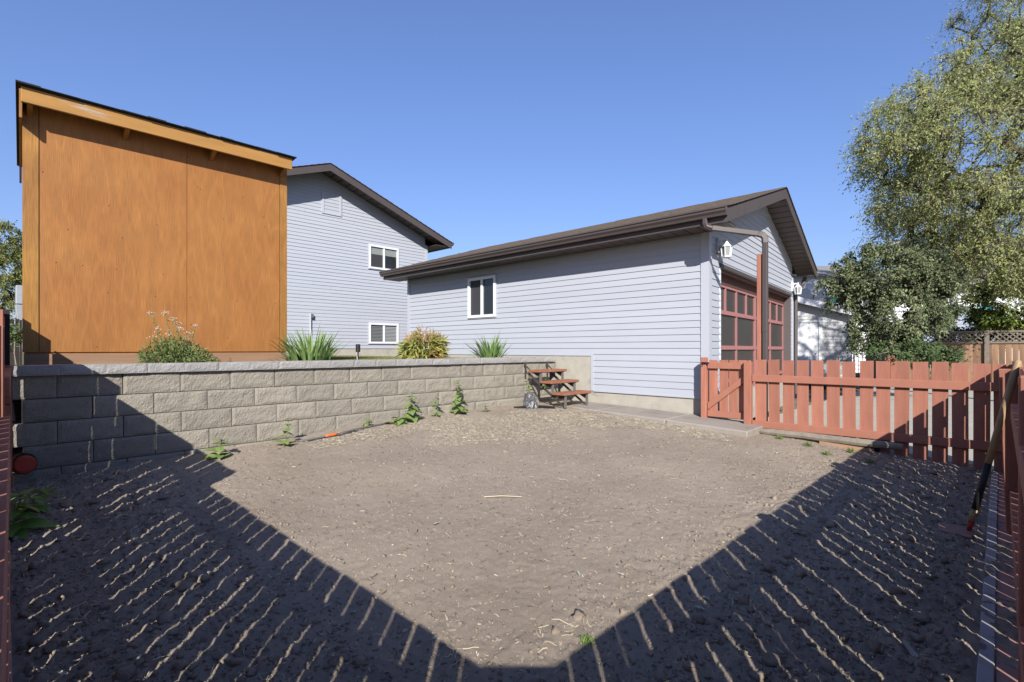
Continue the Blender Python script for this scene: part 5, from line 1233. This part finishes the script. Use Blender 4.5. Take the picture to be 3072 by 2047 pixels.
# weeds at the foot of the wall: stems with single leaves
def leafmesh(m, w=0.62, seed=0):
    n = 6; vs = []; fs_ = []; rr = random.Random(seed)
    for i in range(n + 1):
        u = i / n; ww = w * math.sin(math.pi * min(1, u ** 0.75)) * 0.5 * (1 + rr.uniform(-0.12, 0.12)); z = -0.25 * u * u
        vs += [(u, -ww, z + ww * 0.25), (u, 0, z), (u, ww, z + ww * 0.25)]
    for i in range(n):
        for k in range(2): a = i * 3 + k; fs_.append((a, a + 1, a + 4, a + 3))
    return meshfrom('leaf', vs, fs_, m, smooth=True)
WLv = [leafmesh('weed', 0.8, s) for s in range(4)]; FLv = [leafmesh('frontleaf', 0.5, s) for s in range(4)]
def weed(name, label, base, h, nl, size, seed, lean=(0, 0), var=WLv, spread=0.3, cat='weed'):
    t = thing(name, base, label, cat); rr = random.Random(seed)
    top = (base[0] + lean[0], base[1] + lean[1], base[2] + h)
    mid = ((base[0] + top[0]) / 2 + rr.uniform(-.02, .02), (base[1] + top[1]) / 2, (base[2] + top[2]) / 2)
    m = MB(); m.tube([base, mid, top], [0.006, 0.005, 0.003], 5); m.build('stem', 'stalk', t)
    for i in range(nl):
        u = (i + 0.5) / nl; s = size * 1.2 * (1.1 - 0.55 * u) * rr.uniform(0.75, 1.2); az = i * 2.4 + rr.uniform(-.4, .4)
        p = Vector(base) + (Vector(top) - Vector(base)) * u
        place(rr.choice(var), 'leaf', t, tuple(p), (rr.uniform(-.3, .3), rr.uniform(-0.5, 0.35), az), (s, s, s))
    return t
def wallpt(px, Yp=5.52):
    x, d, _ = at(px, Yp); return (x, Yp, float(soilz(x, Yp)))
weed('leafy_weed', 'tall leafy weed climbing the block wall near the steps', wallpt(1375), 0.46, 30, 0.115, 1)
weed('leafy_weed', 'bushy weed at the wall foot right of the hose', wallpt(1232), 0.34, 20, 0.13, 2)
weed('leafy_weed', 'sprawling weed on the soil just right of the hose end', wallpt(1180, 5.45), 0.10, 12, 0.14, 3, lean=(0.15, -0.05))
weed('leafy_weed', 'spindly weed between the bushy and the tall weed', wallpt(1310), 0.26, 9, 0.09, 4, lean=(0.03, 0.05))
weed('leafy_weed', 'low weed above the orange hose coupling', wallpt(1105, 5.55), 0.09, 12, 0.085, 5)
weed('leafy_weed', 'upright weed casting its shadow left of the hose', wallpt(850, 5.36), 0.26, 11, 0.10, 6, lean=(0.09, 0.08))
weed('leafy_weed', 'shaded weed at the edge of the fence shadow by the wall', wallpt(655, 5.33), 0.18, 13, 0.11, 7, lean=(0.05, 0.06))
weed('leafy_weed', 'tiny bright weed alone between tall weed and steps', wallpt(1457, 5.42), 0.13, 8, 0.06, 8)
weed('leafy_weed', 'green sprig growing from the wrapped pot', (5.93, 5.28, 0.56), 0.22, 12, 0.08, 9, lean=(-0.06, 0.03))
weed('leafy_weed', 'sprig of leaves poking through the upper tread of the steps', (6.2, 5.22, 0.62), 0.16, 10, 0.075, 10, lean=(0.03, 0.0))
p = (0.13, 4.42, float(gz(0.15, 4.42)))
weed('broadleaf_plant', 'broad leaved green plant at the left fence above the flat board', p, 0.26, 26, 0.17, 12, lean=(0.05, -0.05), var=FLv, cat='plant')
p = (0.2, 4.75, float(gz(0.2, 4.75)))
weed('broadleaf_plant', 'shaded leafy shoot below the red pipe cap', p, 0.17, 16, 0.15, 13, lean=(0.12, 0.05), var=FLv, cat='plant')

# lawn grass on the terrace, and thin tufts elsewhere
rng = np.random.default_rng(71)
N = 42000; x = rng.uniform(2.4, 7.15, N); y = rng.uniform(6.9, 14.1, N)
h = rng.uniform(0.02, 0.055, N); P = np.stack([x, y, np.full(N, 1.04)], 1); D = rng.normal(size=(N, 3)) * 0.35 + np.array([0, 0, 1])
V, T = leaves(P, D, h, 0.006, rng=rng); o = npmesh('lawn_grass', V, T, 'grass'); tag(o, 'short green and tan lawn grass on the terrace', 'grass', kind='stuff')

# soil litter: clods, straw, thatch
rng = np.random.default_rng(81)
def ico():
    t = (1 + 5 ** 0.5) / 2
    v = np.array([(-1, t, 0), (1, t, 0), (-1, -t, 0), (1, -t, 0), (0, -1, t), (0, 1, t), (0, -1, -t), (0, 1, -t), (t, 0, -1), (t, 0, 1), (-t, 0, -1), (-t, 0, 1)]) / math.sqrt(1 + t * t)
    f = np.array([(0, 11, 5), (0, 5, 1), (0, 1, 7), (0, 7, 10), (0, 10, 11), (1, 5, 9), (5, 11, 4), (11, 10, 2), (10, 7, 6), (7, 1, 8), (3, 9, 4), (3, 4, 2), (3, 2, 6), (3, 6, 8), (3, 8, 9), (4, 9, 5), (2, 4, 11), (6, 2, 10), (8, 6, 7), (9, 8, 1)])
    return v, f
def ico2():
    v, f = ico(); v = [tuple(p) for p in v]; cache = {}; nf = []
    def mid(a, b):
        k = (min(a, b), max(a, b))
        if k not in cache: q = (np.array(v[a]) + np.array(v[b])) / 2; q /= np.linalg.norm(q); v.append(tuple(q)); cache[k] = len(v) - 1
        return cache[k]
    for a, b, c in f:
        x, y, z = mid(a, b), mid(b, c), mid(c, a); nf += [(a, x, z), (b, y, x), (c, z, y), (x, y, z)]
    return np.array(v), np.array(nf)
def rocks(n, smin, smax, xy, geo, power=2.5):
    bv, bf = geo; s = smin + (smax - smin) * rng.random(n) ** power
    sc = s[:, None] * rng.uniform(0.7, 1.25, (n, 3)) * np.array([1, 1, 0.72])
    jit = 1 + rng.uniform(-0.45, 0.35, (n, len(bv), 1))
    V = bv[None] * jit * sc[:, None, :]
    a = rng.random(n) * 6.28; ca, sa = np.cos(a)[:, None], np.sin(a)[:, None]
    V = np.stack([V[..., 0] * ca - V[..., 1] * sa, V[..., 0] * sa + V[..., 1] * ca, V[..., 2]], -1)
    z = soilz(xy[:, 0], xy[:, 1]); V += np.stack([xy[:, 0], xy[:, 1], z + s * 0.08], -1)[:, None, :]
    T = (bf[None] + (np.arange(n) * len(bv))[:, None, None]).reshape(-1, 3)
    return V.reshape(-1, 3), T
def spread_xy(n, rough):
    """places on the bed, most of them where the soil is coarse"""
    out = []
    while sum(len(q) for q in out) < n:
        x = rng.uniform(0.12, 6.9, 4 * n); y = rng.uniform(0.1, 5.6, 4 * n); m_ = np.minimum(x, y)
        pr = np.where(m_ < 1.05, 1.0, np.where(m_ < 1.45, 0.35 * (1 if rough > 0 else 0.2) + 0.65 * rough, rough)) * (1.2 / (0.6 + 0.25 * (x + y))); k = (rng.random(4 * n) < pr) & ~((x > 6.42) & (y > 2.2)); out.append(np.stack([x, y], 1)[k])
    return np.concatenate(out)[:n]
V3, T3 = rocks(16000, 0.002, 0.007, spread_xy(16000, 0.9), ico(), 1.6)
V1, T1 = rocks(900, 0.010, 0.038, spread_xy(900, 0.0), ico2(), 2.6)
V2, T2 = rocks(20000, 0.003, 0.014, spread_xy(20000, 0.16), ico(), 2.4)
o = npmesh('soil_clods', np.concatenate([V1, V2, V3]), np.concatenate([T1, T2 + len(V1), T3 + len(V1) + len(V2)]), 'soil'); tag(o, 'loose clods and crumbs of dark soil', 'soil', kind='stuff')
def strands(xy, lmin, lmax, w, lift, rng):
    """thin bent straws lying on the soil: three segments each"""
    n = len(xy); L = rng.uniform(lmin, lmax, n) * rng.uniform(0.4, 1, n); a = rng.random(n) * 6.28; bend = rng.normal(size=n) * 0.5
    pts = []; x, y = xy[:, 0].copy(), xy[:, 1].copy(); ang = a.copy()
    for k in range(4):
        pts.append(np.stack([x, y, soilz(x, y) + lift * rng.uniform(0.5, 1.6, n)], 1)); x = x + np.cos(ang) * L / 3; y = y + np.sin(ang) * L / 3; ang = ang + bend * 0.6
    sd_ = np.stack([-np.sin(a), np.cos(a), rng.normal(size=n) * 0.5], 1) * (w * rng.uniform(0.6, 1.4, n))[:, None]
    V = np.stack([p for q in pts for p in (q - sd_, q + sd_)], 1).reshape(-1, 3); b = (np.arange(n) * 8)[:, None]
    T = np.concatenate([b + np.array([[2 * k, 2 * k + 1, 2 * k + 3, 2 * k + 2]]) for k in range(3)], 0)
    return V, T
xy = spread_xy(5600, 1.0); V, T = strands(xy, 0.010, 0.045, 0.0014, 0.005, rng)
cl = []                                                                       # straws also lie in small bunches
for i in range(38):
    c0 = spread_xy(1, 0.9)[0]; cl.append(c0 + rng.normal(size=(16, 2)) * 0.045)
Vb, Tb = strands(np.concatenate(cl), 0.03, 0.12, 0.0013, 0.007, rng)
o = npmesh('straw_litter', np.concatenate([V, Vb]), np.concatenate([T, Tb + len(V)]), 'straw'); tag(o, 'dry straw bits scattered over the soil', 'straw', kind='stuff')
Vd, Td = strands(spread_xy(3800, 1.0), 0.008, 0.045, 0.0022, 0.004, rng); o = npmesh('dark_litter', Vd, Td, 'debris'); tag(o, 'dark twig and leaf crumbs scattered over the soil', 'litter', kind='stuff')
n = 24000
def inpatch(x, y):
    q = vnoise(x * 2.3, y * 2.3, 31) * 1.3 + vnoise(x * 7, y * 7, 32) * 1.1
    d1 = ((x - 5.0) / 1.55) ** 2 + ((y - 4.5) / 0.95) ** 2; d2 = ((x - 3.4) / 1.1) ** 2 + ((y - 5.15) / 0.32) ** 2; d3 = ((x - 6.2) / 0.35) ** 2 + ((y - 3.3) / 1.1) ** 2
    return np.minimum(np.minimum(d1, d2), d3) + q < 0.7
x = rng.uniform(2, 6.7, n * 3); y = rng.uniform(2.2, 5.6, n * 3); k = inpatch(x, y) & ~((x > 6.45)); xy = np.stack([x, y], 1)[k][:n]
V, T = strands(xy, 0.015, 0.06, 0.0013, 0.006, rng); o = npmesh('dead_thatch', V, T, 'thatch'); tag(o, 'flattened dead grass thatch on the soil by the walk', 'grass', kind='stuff')
TL = ['grass tuft nearest the gate post below the timber', 'grass tuft on the sunlit soil below the timber middle', 'grass tuft on the shadow edge right of the sunlit soil', 'grass tuft in the shade below the rotten log', 'grass tuft deepest in the right shade', 'single green sprout at the tip of the sunlit soil']
for k, (x_, y_) in enumerate(((6.75, 1.95), (6.6, 1.6), (6.3, 1.35), (6.7, 1.2), (6.25, 0.95), (1.72, 1.22))):
    nn_ = 110; P = np.stack([x_ + rng.normal(size=nn_) * 0.03, y_ + rng.normal(size=nn_) * 0.03, np.zeros(nn_)], 1); P[:, 2] = soilz(P[:, 0], P[:, 1])
    P[:, 2] = P[:, 2].mean(); P[:, :2] = P[:, :2] * 0.45 + np.array([x_, y_]) * 0.55
    V, T = leaves(P, rng.normal(size=(nn_, 3)) * 0.9 + np.array([0, 0, 0.7]), rng.uniform(0.02, 0.07, nn_) * (0.6 if k == 5 else 1), 0.006, rng=rng)
    t = thing('grass_tuft', (x_, y_, float(P[0, 2])), TL[k], 'grass tuft', 'green tufts on the soil'); o = npmesh('blades', V, T, 'weed', t); o['kind'] = 'stuff'

# fallen leaves, each one a thing
def fallen(seed):
    rr = random.Random(seed); vs = [(0, 0, 0.0)]; n = 12; fs_ = []
    for i in range(n):
        a = 2 * math.pi * i / n; r = (0.75 + 0.25 * math.cos(2 * a)) * rr.uniform(0.8, 1.1); vs.append((r * math.cos(a), r * math.sin(a) * 0.7, 0.22 * r * abs(math.sin(a)) + rr.uniform(-.08, .12)))
    for i in range(n): fs_.append((0, 1 + i, 1 + (i + 1) % n))
    return meshfrom('leaf_blade', vs, fs_, 'deadleaf', smooth=True)
FV = [fallen(s) for s in range(5)]; rr = random.Random(19)
def soil_at(px, py):
    """where the line of sight of a photo point meets the soil"""
    d = 3.0
    for _ in range(12):
        p = cray(px, d); zg = float(gz(p.x, p.y)); d = (EYE - zg) * FPX / (py - 1048)
    return cray(px, d)
SPOTS = [(1310, 1583), (1735, 1733), (1862, 1733), (1215, 1895), (1305, 1919), (985, 1822), (1060, 1840), (500, 1868), (478, 1995), (455, 1710), (105, 1835), (235, 1980), (185, 2020), (2100, 1830), (2530, 1560), (2785, 1735), (2890, 1870), (2660, 1670), (2080, 2020), (2120, 1795), (1010, 1980)]
LL = ['pale leaf on the sunlit soil below the straight stick', 'pale leaf caught in straw on the sunlit soil, left of two', 'pale leaf near the right shadow edge, right of two', 'tan leaf on the sunlit soil low in the middle', 'pale leaf at the tip of the left shadow edge', 'grey-green leaf in the left shade beside the sunlit soil', 'small leaf just inside the left shadow edge',
      'green-grey leaf among the light stripes of the left shade', 'pale upright leaf low in the left shade', 'grey leaf halfway down the left striped shade', 'pale leaf at far left near the flat board', 'large crumpled leaf in the bottom left shade', 'pale leaf at the very bottom left of the soil',
      'pale leaf just inside the right shadow edge', 'tan leaf in the right shade towards the fence', 'pale leaf in the right shade near the shovel', 'pale curled leaf beside the grey strip at right', 'grey leaf amid the stripes of the right shade', 'leaf in the right shade at the bottom edge', 'leaf on the right shadow edge below the sunlit soil', 'pale leaf in the bottom shade left of the sunlit tip']
for i, (px, py) in enumerate(SPOTS):
    p = soil_at(px, py); s = rr.uniform(0.016, 0.028)
    o = place(FV[i % 5], 'fallen_leaf', None, (p.x, p.y, float(soilz(p.x, p.y)) + 0.012), (rr.uniform(-.3, .3), rr.uniform(-.3, .3), rr.uniform(0, 6.28)), (s, s, s))
    tag(o, LL[i], 'leaf', 'fallen leaves on the soil')
p = soil_at(2728, 1965)
o = place(FV[2], 'fallen_leaf', None, (p.x, p.y, float(soilz(p.x, p.y)) + 0.02), (0.25, -0.3, 0.6), (0.042, 0.042, 0.042)); tag(o, 'largest curled tan leaf on the shaded soil at lower right', 'leaf', 'fallen leaves on the soil')
p1, p2 = soil_at(1452, 1500), soil_at(1565, 1497)
m = MB(); m.tube([(p1.x, p1.y, float(soilz(p1.x, p1.y)) + .012), ((p1.x + p2.x) / 2, (p1.y + p2.y) / 2 + .012, float(soilz((p1.x + p2.x) / 2, (p1.y + p2.y) / 2)) + .016), (p2.x, p2.y, float(soilz(p2.x, p2.y)) + .012)], [0.0045, 0.004, 0.003], 5)
o = m.build('dry_stick', 'straw'); tag(o, 'pale straight stick lying in the middle of the soil', 'stick')
